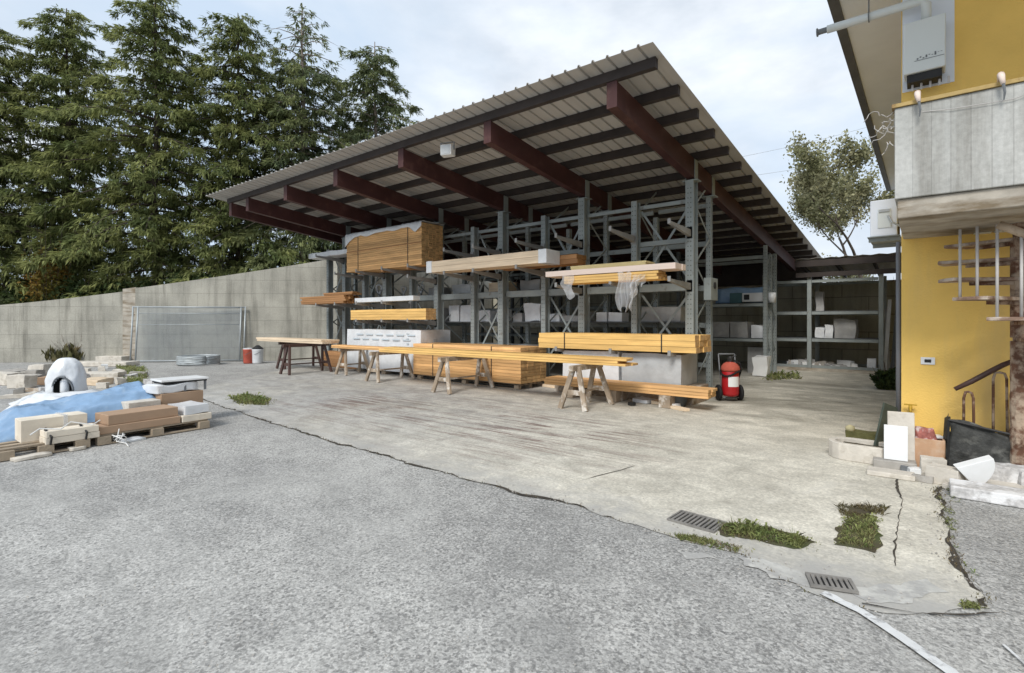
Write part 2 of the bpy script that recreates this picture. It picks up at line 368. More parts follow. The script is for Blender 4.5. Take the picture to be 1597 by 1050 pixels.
def copytree(o, parent=None):
    c = o.copy(); C.objects.link(c)
    if parent is not None: c.parent = parent
    for ch in list(o.children): copytree(ch, c)
    return c
def lumpy(sx, sy, sz, amp, seed, cuts=7, fr=2.5, sag=0., pinch=0.):
    """box centred on its base, its faces diced and pushed about like wrapped or torn stuff"""
    V = []; idx = {}; F = []
    n = cuts
    def vid(i, j, k):
        key = (i, j, k)
        if key not in idx:
            p = Vector((i/n-.5, j/n-.5, k/n))
            q = Vector((p.x*sx, p.y*sy, p.z*sz))
            e = mnoise.noise_vector(Vector((q.x*fr+seed*3.1, q.y*fr-seed, q.z*fr+seed*.7)))
            q += e*amp
            if pinch: f = 1-pinch*p.z; q.x *= f; q.y *= f
            if sag: q.z -= sag*p.z*(abs(p.x)*2)**2
            q.z = max(q.z, 0)
            idx[key] = len(V); V.append(q)
        return idx[key]
    for a in range(n):
        for b in range(n):
            F.append((vid(a, b, 0), vid(a, b+1, 0), vid(a+1, b+1, 0), vid(a+1, b, 0)))
            F.append((vid(a, b, n), vid(a+1, b, n), vid(a+1, b+1, n), vid(a, b+1, n)))
            F.append((vid(a, 0, b), vid(a+1, 0, b), vid(a+1, 0, b+1), vid(a, 0, b+1)))
            F.append((vid(a, n, b), vid(a, n, b+1), vid(a+1, n, b+1), vid(a+1, n, b)))
            F.append((vid(0, a, b), vid(0, a, b+1), vid(0, a+1, b+1), vid(0, a+1, b)))
            F.append((vid(n, a, b), vid(n, a+1, b), vid(n, a+1, b+1), vid(n, a, b+1)))
    m = MB(); m.v = [tuple(p) for p in V]; m.f = F; return m
def place(o, loc, rz=0., rx=0., ry=0.): o.location = loc; o.rotation_euler = (rx, ry, rz); return o

# ------------------------------------------------------------------ ground, slab, cracks, painted line
g = MB(); g.add([(-400, -400, 0), (400, -400, 0), (400, 400, 0), (-400, 400, 0)], [(0, 1, 2, 3)])
struct(g.build('ground', 'asphalt'))
def jag(pts, amp, seed, step=.12):
    out = []; r = random.Random(seed)
    for a, b in zip(pts[:-1], pts[1:]):
        a = Vector(a); b = Vector(b); n = max(1, int((b-a).length/step)); d = (b-a).normalized(); nrm = Vector((-d.y, d.x, 0))
        for i in range(n):
            p = a.lerp(b, i/n); out.append(p+nrm*(mnoise.noise(p*1.9+Vector((seed, 0, 0)))*amp*1.6+r.uniform(-1, 1)*amp*.45))
    out.append(Vector(pts[-1])); return out
EDGE = [(330, 628), (365, 640), (430, 662), (520, 690), (620, 717), (700, 742), (760, 757), (850, 777), (930, 801), (1030, 831), (1100, 850), (1160, 866), (1260, 920), (1345, 946), (1460, 957), (1545, 950)]
EDGE2 = [(1545, 950), (1515, 905), (1492, 860), (1474, 810), (1462, 772), (1480, 748), (1503, 736)]
e1 = jag([gnd(*p) for p in EDGE], .045, 1, .07); e2 = jag([gnd(*p) for p in EDGE2], .045, 2, .06)
far = [Vector((9, 7.6, 0)), Vector((9, 21.4, 0)), Vector((-19.2, 21.4, 0)), Vector((-19.6, 11.9, 0)), Vector((-15.5, 6.9, 0)), gnd(280, 612)]
poly = e1+e2[1:]+far
def flat_poly(name, poly, z, mat):
    import bmesh
    bm = bmesh.new(); vs = [bm.verts.new((p.x, p.y, z)) for p in poly]
    f = bm.faces.new(vs); bm.normal_update()
    if f.normal.z < 0: f.normal_flip()
    bmesh.ops.triangulate(bm, faces=bm.faces[:], ngon_method='EAR_CLIP')
    me = bpy.data.meshes.new(name); bm.to_mesh(me); bm.free()
    return link(name, me, mat)
struct(flat_poly('concrete_slab', poly, .006, 'apron'))
def strip(line, wd, seed, mb, z, worn=True):
    r = random.Random(seed); o = len(mb.v); n = len(line)
    for i, p in enumerate(line):
        d = (line[min(i+1, n-1)]-line[max(i-1, 0)]).normalized(); nr = Vector((-d.y, d.x, 0))
        ww = wd*r.uniform(.88, 1.12) if not worn else wd*max(.05, .1+3.4*max(0, mnoise.noise(p*1.7+Vector((seed, 1, 2))))+r.uniform(-.1, .9))
        for k in (-.5, .5): q = p+nr*ww*k; mb.v.append((q.x, q.y, z))
    for i in range(n-1): mb.f.append((o+2*i, o+2*i+2, o+2*i+3, o+2*i+1))
ck = MB(); strip(e1[:int(len(e1)*.80)], .020, 1, ck, .011); strip(e2, .03, 2, ck, .011)
strip(jag([gnd(*p) for p in [(1398, 885), (1402, 830), (1404, 780), (1398, 745)]], .02, 3, .06), .010, 3, ck, .011)
strip(jag([gnd(*p) for p in [(860, 772), (905, 752), (990, 728)]], .02, 4), .004, 4, ck, .011)
strip(jag([gnd(*p) for p in [(330, 628), (300, 617), (262, 610)]], .02, 5), .02, 5, ck, .011)
strip(jag([gnd(*p) for p in [(1345, 946), (1420, 958), (1500, 965), (1560, 960)]], .02, 6, .06), .014, 6, ck, .015)
struct(ck.build('pavement_crack', 'crack'))
pl = MB(); strip(jag([gnd(*p) for p in [(1283, 928), (1345, 958), (1400, 995), (1480, 1050), (1600, 1140)]], .008, 8, .05), .062, 8, pl, .016, False)
strip(jag([gnd(*p) for p in [(1566, 1010), (1600, 1040), (1640, 1080)]], .006, 9, .05), .014, 9, pl, .016, False)
struct(pl.build('painted_line', 'paint_line'))

def smear(pts, seed, mat, z):
    p = jag([gnd(*q) for q in pts+[pts[0]]], .06, seed, .05)[:-1]; return struct(flat_poly('cement_patch', p, z, mat))
mt['cement'] = M('pale_cement_smear', (.49, .485, .455), .2, 6, rough=.9, bump=.3, stain=((.37, .365, .35), 7., .44, .56))
smear([(1150, 868), (1215, 880), (1262, 900), (1270, 922), (1205, 902), (1165, 884)], 31, 'cement', .0085)
smear([(1055, 858), (1110, 866), (1122, 874), (1075, 872)], 32, 'cement', .004)
smear([(1330, 930), (1440, 905), (1478, 925), (1420, 940)], 33, 'cement', .0085)
# drain grates and the weed bed
def grate(x0, x1, y0, y1, n, label, along):
    t = thing('drain_grate', label, 'drain grate')
    f = MB(); b = MB(); z = .022
    m = Matrix.Identity(4)
    for q in ((x0, x1, y0, y0+.02), (x0, x1, y1-.02, y1), (x0, x0+.02, y0+.02, y1-.02), (x1-.02, x1, y0+.02, y1-.02)): f.box(*q, .007, z)
    for i in range(n):
        if along == 'x': a = x0+.02+(x1-x0-.04)*(i+.5)/n; b.box(a-(x1-x0)/n*.24, a+(x1-x0)/n*.24, y0+.02, y1-.02, .010, z-.002)
        else: a = y0+.02+(y1-y0-.04)*(i+.5)/n; b.box(x0+.02, x1-.02, a-.011, a+.011, .010, z-.002)
    pit = MB(); pit.box(x0+.02, x1-.02, y0+.02, y1-.02, .007, .0085)
    f.build('frame', 'cast', t); b.build('bars', 'cast', t); pit.build('pit', 'black', t)
    return t
t = grate(-.55, 0, -.13, .13, 10, 'long slotted iron drain grate with weeds growing from its right end', 'x'); p = gnd(1052, 806); q = gnd(1125, 826)
d = (q-p); t.location = ((p+q)/2); t.location.z = 0; t.rotation_euler = (0, 0, math.atan2(d.y, d.x))
for ch in t.children: ch.location.x = .27
t.scale = (d.length/.55, 1, 1)
t = grate(-.125, .125, -.085, .085, 7, 'small square cast iron drain cover at the end of the white line', 'x'); p = gnd(1296, 914); t.location = (p.x, p.y, .006)
q = gnd(1330, 918)-gnd(1262, 908); t.rotation_euler = (0, 0, math.atan2(q.y, q.x))

# ------------------------------------------------------------------ retaining wall, bank behind it, rear wall
WA, WB = Vector((-31.5, -.05, 0)), Vector((-19.4, 11.85, 0))
wd = (WB-WA); wl = wd.length; wrz = math.atan2(wd.y, wd.x)
def walltop(s):                                  # s metres along wall from WA
    return 2.25+.0008*s+1.95*(max(0, s-3.5)/(wl-3.5))**1.25
t = thing('retaining_wall', 'long board-marked concrete retaining wall rising towards the shed', 'wall', WA, wrz)
sj = 9.1
def wallpiece(s0, s1, y0, y1, drop=0.):
    n = 14; m = MB(); pr = [(s0, -.2)]+[(s1, -.2)]+[(s1-(s1-s0)*i/n, walltop(s1-(s1-s0)*i/n)-drop) for i in range(n+1)]
    m2 = Matrix(((1, 0, 0, 0), (0, 0, -1, 0), (0, 1, 0, 0), (0, 0, 0, 1)))
    return m.prism(pr, -y1, -y0, m2)
wallpiece(0, sj-.25, .10, .45, .06).build('lower_wall', 'wall', t)
wallpiece(sj+.25, wl, 0, .4).build('upper_wall', 'wall', t)
wallpiece(sj-.25, sj+.25, .05, .45, -.04).build('pilaster', 'slab_edge', t)
# return along the shed side
t2 = thing('retaining_wall', 'concrete side wall running back in the dark behind the left end of the shed', 'wall', WB, R(90))
m = MB(); m.box(.02, 9.6, -.35, .0, -.2, 4.15); m.build('wall', 'wall', t2)
t = thing('rear_wall', 'stained concrete panel wall closing the yard behind the rear racks', 'wall', (-19.2, 21.6, 0))
m = MB(); m.box(0, 20.5, 0, .3, -.2, 2.95); m.build('wall', 'rearwall', t)
m = MB(); m.box(-.02, 20.52, -.03, .33, 2.952, 3.03); m.build('coping', 'slab_edge', t)

def grid(name, x0, x1, y0, y1, nx, ny, zf, mat):
    V = []; F = []
    for j in range(ny+1):
        for i in range(nx+1):
            x = x0+(x1-x0)*i/nx; y = y0+(y1-y0)*j/ny; V.append((x, y, zf(x, y)))
    for j in range(ny):
        for i in range(nx): a = j*(nx+1)+i; F.append((a, a+1, a+nx+2, a+nx+1))
    return npmesh(name, V, F, mat, smooth=True)
dirv = wd.normalized(); nrm = Vector((-dirv.y, dirv.x, 0))
def bank(u, v):                                   # local to the wall
    h = walltop(min(max(u, 0), wl))-.35+.06*max(0, v-.4)+.35*mnoise.noise(Vector((u*.4, v*.4, 0)))
    return h
b = grid('bank_terrain', -26, 46, .42, 60, 72, 60, bank, 'soil'); b.location = WA; b.rotation_euler = (0, 0, wrz); struct(b)
# keep the bank out of the yard on the far side
bk = b.data
for vtx in bk.vertices:
    p = b.matrix_basis @ vtx.co
    if p.x > -19.9 and p.y < 22.2: vtx.co.z = -1.5 if p.x > -18.5 else -.5
    elif p.x > -19.9: vtx.co.z = min(vtx.co.z, 2.7+.05*(p.y-22))

# ------------------------------------------------------------------ open shed (roof, beams, purlins)
def roofz(x, y): return 5.53-.1077*(y-6.81)+.0065*(-3.1-x)
shed = thing('open_shed', 'large open timber shed with sloping corrugated roof on maroon beams', 'shed', (0, 0, 0))
XR, XL, YF, YB = -3.02, -17.9, 6.80, 21.75
m = MB(); prof = []; x = XR; per = .248
while x > XL:
    prof += [(x, 0), (x-.20, 0), (x-.212, .038), (x-.236, .038)]; x -= per
prof.append((x, 0)); np_ = len(prof)
for y in (YF, YB):
    for (px_, dz) in prof: m.v.append((px_, y-.012*(XR-px_)*(1 if y == YF else 0), roofz(px_, y)+dz))
for i in range(np_-1): m.f.append((i, i+1, np_+i+1, np_+i))
o = m.build('roof_sheet', 'sheet', shed); sm = o.modifiers.new('thick', 'SOLIDIFY'); sm.thickness = .004
BX = [-3.85, -6.46, -9.0, -11.55, -14.05, -16.4, -17.6]
def obar(mb, x0, x1, y0, y1, top, dep):          # bar along Y following the roof slope, top = drop below sheet
    z = lambda x, y: roofz(x, y)-top
    vs = [(x0, y0, z(x0, y0)-dep), (x1, y0, z(x1, y0)-dep), (x1, y1, z(x1, y1)-dep), (x0, y1, z(x0, y1)-dep),
          (x0, y0, z(x0, y0)), (x1, y0, z(x1, y0)), (x1, y1, z(x1, y1)), (x0, y1, z(x0, y1))]
    mb.add(vs, [(0, 3, 2, 1), (4, 5, 6, 7), (0, 1, 5, 4), (1, 2, 6, 5), (2, 3, 7, 6), (3, 0, 4, 7)])
for bx in BX:
    m = MB(); obar(m, bx-.085, bx+.085, 7.15, 20.9, .162, .40); o = m.build('main_beam', 'beam', shed, bevel=.008)
    m = MB(); obar(m, bx-.09, bx+.09, 7.142, 7.149, .158, .408); obar(m, bx-.088, bx+.088, 10.0, 10.018, .17, .39); parts(m, 'end_plate', 'beam', o)
py = 7.16; k = 0
while py < 21.7:
    m = MB(); m.v = []
    z = lambda x: roofz(x, py)-.006
    x0, x1 = XL+.12, XR-.10
    for (dy, dz) in ((-.045, -.152), (.045, -.152), (.045, 0), (-.045, 0)):
        for x in (x0, x1): m.v.append((x, py+dy, z(x)+dz-.1077*dy))
    m.f = [(0, 1, 3, 2), (2, 3, 5, 4), (4, 5, 7, 6), (6, 7, 1, 0), (0, 2, 4, 6), (1, 7, 5, 3)]
    m.build('purlin', 'purlin', shed); py += .872
m = MB(); m.box(XL, XR, 21.70, 21.73, 3.55, 3.93); m.build('rear_fascia', 'purlin', shed)

m = MB(); m.box(XL, XR, 21.66, 21.69, 2.6, 3.95); m.build('rear_cladding', 'purlin', shed)
# floodlight under the eave
fl = thing('floodlight', 'white boxy floodlight hanging under the front edge of the shed roof', 'lamp', (-7.72, 7.32, 5.12), R(20))
m = MB(); m.prism([(-.12, -.09), (.12, -.09), (.14, .10), (-.14, .10)], -.12, .10); m.build('housing', 'white', fl, bevel=.02)
m = MB(); m.bar((-.15, 0, .0), (-.15, 0, .15), .02); m.bar((.15, 0, 0), (.15, 0, .15), .02); m.bar((-.16, 0, .155), (.16, 0, .155), .03, .012); parts(m, 'bracket', 'arm', fl)
m = MB(); m.box(-.10, .10, -.096, -.091, -.10, .08); m.build('lens', 'greyfilm', fl)

# ------------------------------------------------------------------ racks
def upright(parent, x, y, z1, wx=.15, wy=.24, mat='steel'):
    m = MB()                                     # channel post: web plus two flanges, drilled face
    m.box(x-wx/2, x+wx/2, y-wy/2, y-wy/2+.012, 0, z1); m.box(x-wx/2, x+wx/2, y+wy/2-.012, y+wy/2, 0, z1)
    m.box(x-.02, x+.02, y-wy/2+.012, y+wy/2-.012, 0, z1)
    m.box(x-wx/2, x-wx/2+.012, y-wy/2+.012, y-wy/2+.05, 0, z1); m.box(x+wx/2-.012, x+wx/2, y-wy/2+.012, y-wy/2+.05, 0, z1)
    m.box(x-wx*.9, x+wx*.9, y-wy*.7, y+wy*.7, 0.004, .018)
    o = m.build('upright', mat, parent)
    h = MB(); z = .25
    while z < z1-.1:
        for sx in (-.03, .03): h.box(x+sx-.007, x+sx+.007, y-wy/2-.0025, y-wy/2-.0005, z, z+.022)
        z += .10
    h.build('slots', 'black', o)
    return o
PX = [-3.85, -5.11, -6.46, -7.60, -9.0, -10.06, -11.55, -12.75, -14.05, -15.25, -16.4, -17.5]
FY, RY = 10.60, 11.70
rack = thing('cantilever_rack', 'tall grey steel rack with cantilever arms along the front of the shed', 'rack', (0, 0, 0))
for i, x in enumerate(PX):
    main = i % 2 == 0
    ztop = (roofz(x, FY)-.59) if main else 4.28
    upright(rack, x, FY, ztop, .17 if main else .13, .26 if main else .2)
    ztr = (roofz(x, RY)-.59) if main else 4.1
    upright(rack, x, RY, ztr, .11, .12)
    if main:
        m = MB()
        for yy, zz in ((FY, ztop), (RY, ztr)):
            m.box(x-.16, x+.16, yy-.12, yy+.12, zz-.02, zz-.002)
            for sx in (-1, 1): m.box(x+sx*.094-.006, x+sx*.094+.006, yy-.09, yy+.09, zz+.001, zz+.42)
        parts(m, 'beam_bracket', 'steel', rack)
    m = MB(); z = .35; k = 0                       # zig-zag lacing between front and rear post
    while z < 4.1:
        a, bb = (FY+.12, RY-.06) if k % 2 == 0 else (RY-.06, FY+.12)
        m.bar((x+.03, a, z), (x+.03, bb, z+.62), .04, .012, (1, 0, 0)); z += .62; k += 1
    parts(m, 'lacing', 'steel', rack)
LV = [(.62, .10), (1.52, .11), (2.36, .12), (3.36, .11), (4.22, .09)]
for i in range(len(PX)-1):
    a, bb = PX[i+1]+.07, PX[i]-.07
    m = MB()
    for z, h in LV: m.box(a, bb, RY-.03, RY+.03, z-h/2, z+h/2)
    m.box(a, bb, FY+.04, FY+.09, 4.10, 4.18)
    if i in (0, 2, 4, 6, 8): m.box(a, bb, FY+.04, FY+.10, 3.27, 3.37)
    m.box(a, bb, FY+.03, FY+.09, 2.26, 2.42)
    parts(m, 'shelf_beam', 'steel', rack)
    if i in (0, 2, 4, 6, 8, 10):
        m = MB()
        for z0, z1 in ((2.45, 4.08), (.75, 2.22)):
            m.bar((a, FY+.115, z0), (bb, FY+.115, z1), .05, .01, (0, 1, 0)); m.bar((a, FY+.135, z1), (bb, FY+.135, z0), .05, .01, (0, 1, 0))
        parts(m, 'cross_brace', 'steel', rack)
def arm(x, z, ln=1.05, mat='arm'):
    m = MB(); y1 = FY-.13
    tip = .11
    vs = [(x-.035, y1, z-.16), (x+.035, y1, z-.16), (x+.035, y1, z-.02), (x-.035, y1, z-.02),
          (x-.03, y1-ln, z-.05), (x+.03, y1-ln, z-.05), (x+.03, y1-ln, z), (x-.03, y1-ln, z)]
    m.add(vs, [(0, 1, 2, 3), (7, 6, 5, 4), (4, 5, 1, 0), (5, 6, 2, 1), (6, 7, 3, 2), (7, 4, 0, 3)])
    m.box(x-.03, x+.03, y1-ln-.02, y1-ln-.001, z-.05, z+.05)
    m.box(x-.06, x+.06, y1, y1+.014, z-.2, z+.04)
    m.build('arm', mat, rack)
for i in (0, 1, 2, 3, 4, 5): arm(PX[i], 3.52)
for i in (8, 9, 7, 6): arm(PX[i], 3.20)
for i in (0, 1, 2): arm(PX[i], 2.42)
for i in (3, 4, 5, 6): arm(PX[i], 2.90)
for i in (7, 8, 9, 10): arm(PX[i], 2.19)
for i in (6, 7, 8): arm(PX[i], 1.64)
for i in (0, 1, 2): arm(PX[i], 1.0)
for i in (10,): arm(PX[i], 3.87)
# mid shelf decking in the rear half of the front rack
m = MB()
for z in (1.58, 2.43): m.box(PX[-1]+.2, PX[0]-.2, FY+.35, RY-.04, z, z+.025)
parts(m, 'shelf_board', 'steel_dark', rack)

rear = thing('storage_rack', 'grey lattice-framed storage rack at the dark rear of the shed', 'rack', (0, 0, 0))
QX = [-3.80, -6.46, -9.0, -11.55, -14.05, -16.4]
for x in QX:
    for yy, wx in ((16.6, .10), (17.15, .12), (17.8, .10)):
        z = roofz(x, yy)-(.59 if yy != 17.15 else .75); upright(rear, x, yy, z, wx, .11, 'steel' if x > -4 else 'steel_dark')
    m = MB(); z = .2; k = 0
    while z < 3.4:
        for (ya, yb) in ((16.65, 17.1), (17.2, 17.75)):
            a, bb = (ya, yb) if k % 2 == 0 else (yb, ya); m.bar((x+.02, a, z), (x+.02, bb, z+.5), .035, .012, (1, 0, 0))
        z += .5; k += 1
    parts(m, 'lacing', 'steel', rear)
for i in range(len(QX)-1):
    a, bb = QX[i+1]+.06, QX[i]-.06; m = MB()
    for z in (1.05, 2.12, 3.55): m.box(a, bb, 16.57, 16.63, z-.05, z+.05); m.box(a, bb, 17.77, 17.83, z-.05, z+.05)
    parts(m, 'shelf_beam', 'steel', rear)
    m = MB()
    for z in (1.105, 2.175): m.box(a, bb, 16.57, 17.83, z-.02, z)
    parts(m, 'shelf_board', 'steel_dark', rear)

# lean-to at the rear right
lean = thing('lean_to_shed', 'low dark lean-to with steel shelving in the far right corner', 'shed', (0, 0, 0))
X1 = onY(1262, 500, 19.0).x; X2 = onY(1374, 500, 19.0).x
m = MB()
n = 60; xs = [-3.4+(9-(-3.4))*i/n for i in range(n+1)]
for y, z in ((18.7, 3.62), (21.9, 3.30)):
    for i, x in enumerate(xs): m.v.append((x, y, z+(.03 if i % 2 else 0)))
for i in range(n): m.f.append((i, i+1, n+2+i, n+1+i))
o = m.build('roof_sheet', 'sheet', lean); sm = o.modifiers.new('thick', 'SOLIDIFY'); sm.thickness = .006
m = MB(); m.box(-3.4, 9, 18.74, 18.82, 3.38, 3.58); m.box(-3.4, 9, 18.9, 18.98, 3.05, 3.2); parts(m, 'eave_beam', 'purlin', lean)
for i in range(12): m = MB(); x = -3.3+i*1.0; m.bar((x, 18.84, 3.52), (x, 21.8, 3.24), .07, .12); m.build('rafter', 'purlin', lean)
for x in (X1-1.35, X1, X2):
    for y in (19.05, 20.6): m = MB(); m.box(x-.06, x+.06, y-.06, y+.06, 0, 3.2 if y < 20 else 3.1); m.build('post', 'steel', lean)
for a, bb in ((X1-1.28, X1-.07), (X1+.07, X2-.07)):
    m = MB()
    for z in (.14, 1.0, 1.88, 2.92):
        m.box(a, bb, 19.0, 19.07, z-.045, z+.045); m.box(a, bb, 20.57, 20.63, z-.045, z+.045)
    parts(m, 'shelf_beam', 'steel', lean)
    m = MB()
    for z in (1.05, 1.93): m.box(a, bb, 19.0, 20.62, z-.003, z+.02)
    parts(m, 'shelf_board', 'steel_dark', lean)
m = MB(); m.box(X1-1.5, X2+.3, 18.85, 20.9, .007, .10); m.build('plinth', 'slab_edge', lean)

# ------------------------------------------------------------------ timber packs on the front rack
def pack(name, label, x0, x1, y0, y1, z0, z1, mat, nl, nd, endmat=None, jit=.01, group=None, cat='timber', ends=.0, straps=(), gap=.005):
    t = thing(name, label, cat, ((x0+x1)/2, y0, z0), 0, group); r = random.Random(hash(label) % 1000 if False else len(label)*7+nl)
    m = MB(); me_ = MB(); L2 = (x1-x0)/2; hh = (z1-z0)/nl; dd = (y1-y0)/nd
    for i in range(nl):
        for j in range(nd):
            a = r.uniform(-jit, jit)+r.uniform(-ends, 0); b2 = r.uniform(-jit, jit)+r.uniform(0, ends); f = r.uniform(-jit, jit)*.25
            xe = L2+r.uniform(0, ends+jit); m.box(-L2-r.uniform(0, ends+jit), xe, j*dd+f, (j+1)*dd+f-gap, i*hh, (i+1)*hh-gap); me_.box(xe+.001, xe+.004, j*dd+f+.003, (j+1)*dd+f-gap-.003, i*hh+.003, (i+1)*hh-gap-.003)
    m.build('boards', mat, t, bevel=.003)
    if mat in ('orange', 'honey', 'brownwood'): (parts(me_, 'board_end', 'endgrain' if mat == 'brownwood' else 'endpale', t) if nl*nd <= 16 else me_.build('board_ends', 'endpale', t))
    for sx in straps:
        s = MB(); e = .006
        s.box(sx-.012, sx+.012, -e-.004, -e, -.003, z1-z0+e); s.box(sx-.012, sx+.012, -e, (y1-y0)+e, z1-z0+.001, z1-z0+e)
        s.build('strap', 'black', t)
    return t
def sheet_drape(name, parent, pts_fn, nu, nv, mat):
    V = []; F = []
    for j in range(nv+1):
        for i in range(nu+1): V.append(pts_fn(i/nu, j/nv))
    for j in range(nv):
        for i in range(nu): a = j*(nu+1)+i; F.append((a, a+1, a+nu+2, a+nu+1))
    o = npmesh(name, V, F, mat, parent, smooth=True)
    if mat != 'clearfilm': s = o.modifiers.new('t', 'SOLIDIFY'); s.thickness = .004
    return o

t = pack('timber_pack', 'big strapped block of orange planks wrapped in torn film on the upper arms', -14.85, -11.19, 9.6, 10.42, 3.21, 4.42, 'orange', 20, 6, jit=.012, ends=.01, straps=(-1.2, 1.25))
m = MB(); m.box(-1.83, 1.86, -.012, -.002, .63, .655); m.build('divider', 'brownwood', t)
def dr(u, v):
    x = -1.88+3.76*u; tt = v*1.25
    e = mnoise.noise(Vector((u*7, v*4, 1)))*.03
    lim = .10+.16*abs(mnoise.noise(Vector((u*5, 3.3, 0))))+(.28*max(0, 1-u*7))+(.14*max(0, 1-abs(u-.93)*14))
    if tt < lim: return (x, -.02+e*.5-.02, 1.225-(lim-tt))
    return (x, min((tt-lim), .84), 1.232+abs(e)+.01)
sheet_drape('torn_film', t, dr, 60, 24, 'film')
for k in range(3):
    m = MB(); m.bar((-1.2+1.2*k, .02, -.045), (-1.2+1.2*k, .8, -.045), .09, .08); m.build('bearer', 'brownwood', t)
pack('timber_pack', 'long cream beam pack with white end caps lying on the middle arms', -10.69, -6.75, 9.42, 9.95, 2.94, 3.24, 'cream', 2, 3, jit=.01, ends=.02)
pack('timber_pack', 'short brown beams set behind the right end of the long cream pack', -8.6, -6.35, 9.98, 10.42, 2.94, 3.16, 'brownwood', 2, 2, ends=.1)
cp = bpy.data.objects['timber_pack.001']
for (a, bb) in ((-10.76, -10.55), (-6.95, -6.72)):
    m = MB(); m.box(a-cp.location.x, bb-cp.location.x, -.015, .535, -.01, .31); m.build('end_wrap', 'film', cp, bevel=.01)
t = pack('timber_pack', 'orange planks wrapped in plastic under the pale boards on the right-hand arms', -6.23, -4.12, 9.4, 9.85, 2.43, 2.60, 'honey', 3, 3, ends=.05)
def dr2(u, v):
    x = .26+.34*u; z = .16-v*(.74+.07*math.sin(u*13))
    return (x+.03*math.sin(v*7+u*4), -.05-.05*math.sin(u*19+v*3)*(.2+v), z+.02*math.sin(u*11))
sheet_drape('hanging_film', t, dr2, 34, 22, 'clearfilm')
def dr3(u, v):
    f = mnoise.noise(Vector((u*5, v*3, 7)))
    return (.58+(.34-.12*v)*u+.05*f, -.04-.05*v+.055*math.sin(u*17+v*5)+.05*f, .10-v*(.30+.16*math.sin(u*5+1)))
sheet_drape('film_bundle', t, dr3, 34, 18, 'clearfilm')
def dr4(u, v):
    return (-1.10+.30*u+.03*math.sin(v*8), -.03-.03*math.sin(u*6+v*4), .17-v*(.30+.22*math.sin(u*2.4)))
sheet_drape('loose_film', t, dr4, 10, 14, 'clearfilm')
pack('timber_pack', 'pale pinkish planed boards lying across the orange planks on the right-hand arms', -6.70, -3.73, 9.38, 9.9, 2.605, 2.725, 'pinkish', 1, 3, ends=.03)
pack('plywood_sheet', 'narrow yellow plywood strips on top of the pale pinkish boards', -6.07, -4.35, 9.42, 9.85, 2.727, 2.81, 'ply', 4, 1, ends=.02, cat='plywood')
pack('timber_pack', 'loose brown planks at the far left end of the rack', -17.3, -14.75, 9.4, 9.95, 2.21, 2.47, 'brownwood', 4, 4, ends=.18, jit=.03)
pack('timber_pack', 'reddish offcuts lying on the loose brown planks', -15.9, -14.45, 9.45, 9.8, 2.475, 2.57, 'brownwood', 2, 2, ends=.15)
pack('panel_pack', 'thin white wrapped panels beside the loose brown planks', -14.25, -11.42, 9.5, 9.75, 2.21, 2.35, 'film', 1, 1, cat='panels')
pack('timber_pack', 'clean yellow beam pack on the lower arms above the white bundle', -14.33, -10.77, 9.4, 9.78, 1.66, 1.97, 'honey', 4, 3, jit=.006)
pack('timber_pack', 'long yellow beam pack over the grey wrapped bundles at the right end', -6.98, -3.40, 9.5, 10.35, 1.01, 1.35, 'honey', 3, 4, ends=.03, straps=(-1.1, 1.15))
o = lumpy(2.9, .55, .17, .03, 4, 8).build('panel_pack', 'film', None, smooth=True); place(o, (-16.2, 10.1, 3.88)); tag(o, 'white film-wrapped panels poking out left of the big orange block', 'panels')
# low boards and orange block on the floor
t = pack('timber_pack', 'flat stack of orange boards lying low in front of the grey bundles', -6.5, -3.05, 9.1, 9.55, .24, .40, 'orange', 3, 3, ends=.06)
for i, x in enumerate((-5.9, -4.9, -3.8)):
    m = MB(); m.box(x-.11, x+.11, 9.05, 9.6, .008, .238); o = m.build('timber_bearer', 'oldwood', None, bevel=.01)
    tag(o, 'dark wooden bearer block under the low orange boards', 'bearer', 'bearers under the low orange boards')
t = pack('timber_pack', 'wide orange block of wrapped planks standing on a floor pallet', -11.2, -7.4, 9.33, 10.35, .15, 1.0, 'orange', 11, 4, jit=.012, straps=(-1.1, 1.0))
def pallet(loc, rz, lx, ly, label, group=None):
    t = thing('pallet', label, 'pallet', loc, rz, group)
    m = MB(); n = max(5, int(ly/.17))
    for i in range(n): y = -ly/2+ly*(i+.5)/n; m.box(-lx/2, lx/2, y-.045, y+.045, .11, .132)
    m.build('deck_boards', 'pallet', t, bevel=.002)
    m = MB()
    for i in (-1, 0, 1):
        for j in (-1, 0, 1): x = i*(lx/2-.07); y = j*(ly/2-.05); m.box(x-.07, x+.07, y-.05, y+.05, .024, .0875)
    parts(m, 'block', 'pallet', t)
    m = MB()
    for i in (-1, 0, 1): x = i*(lx/2-.07); m.box(x-.07, x+.07, -ly/2, ly/2, .088, .1095)
    for j in (-1, 0, 1): y = j*(ly/2-.05); m.box(-lx/2, lx/2, y-.05, y+.05, .008, .0235)
    parts(m, 'runner', 'pallet', t)
    return t
pallet((-9.3, 9.86, 0), 0, 3.6, .95, 'long dark pallet carrying the orange block of planks')
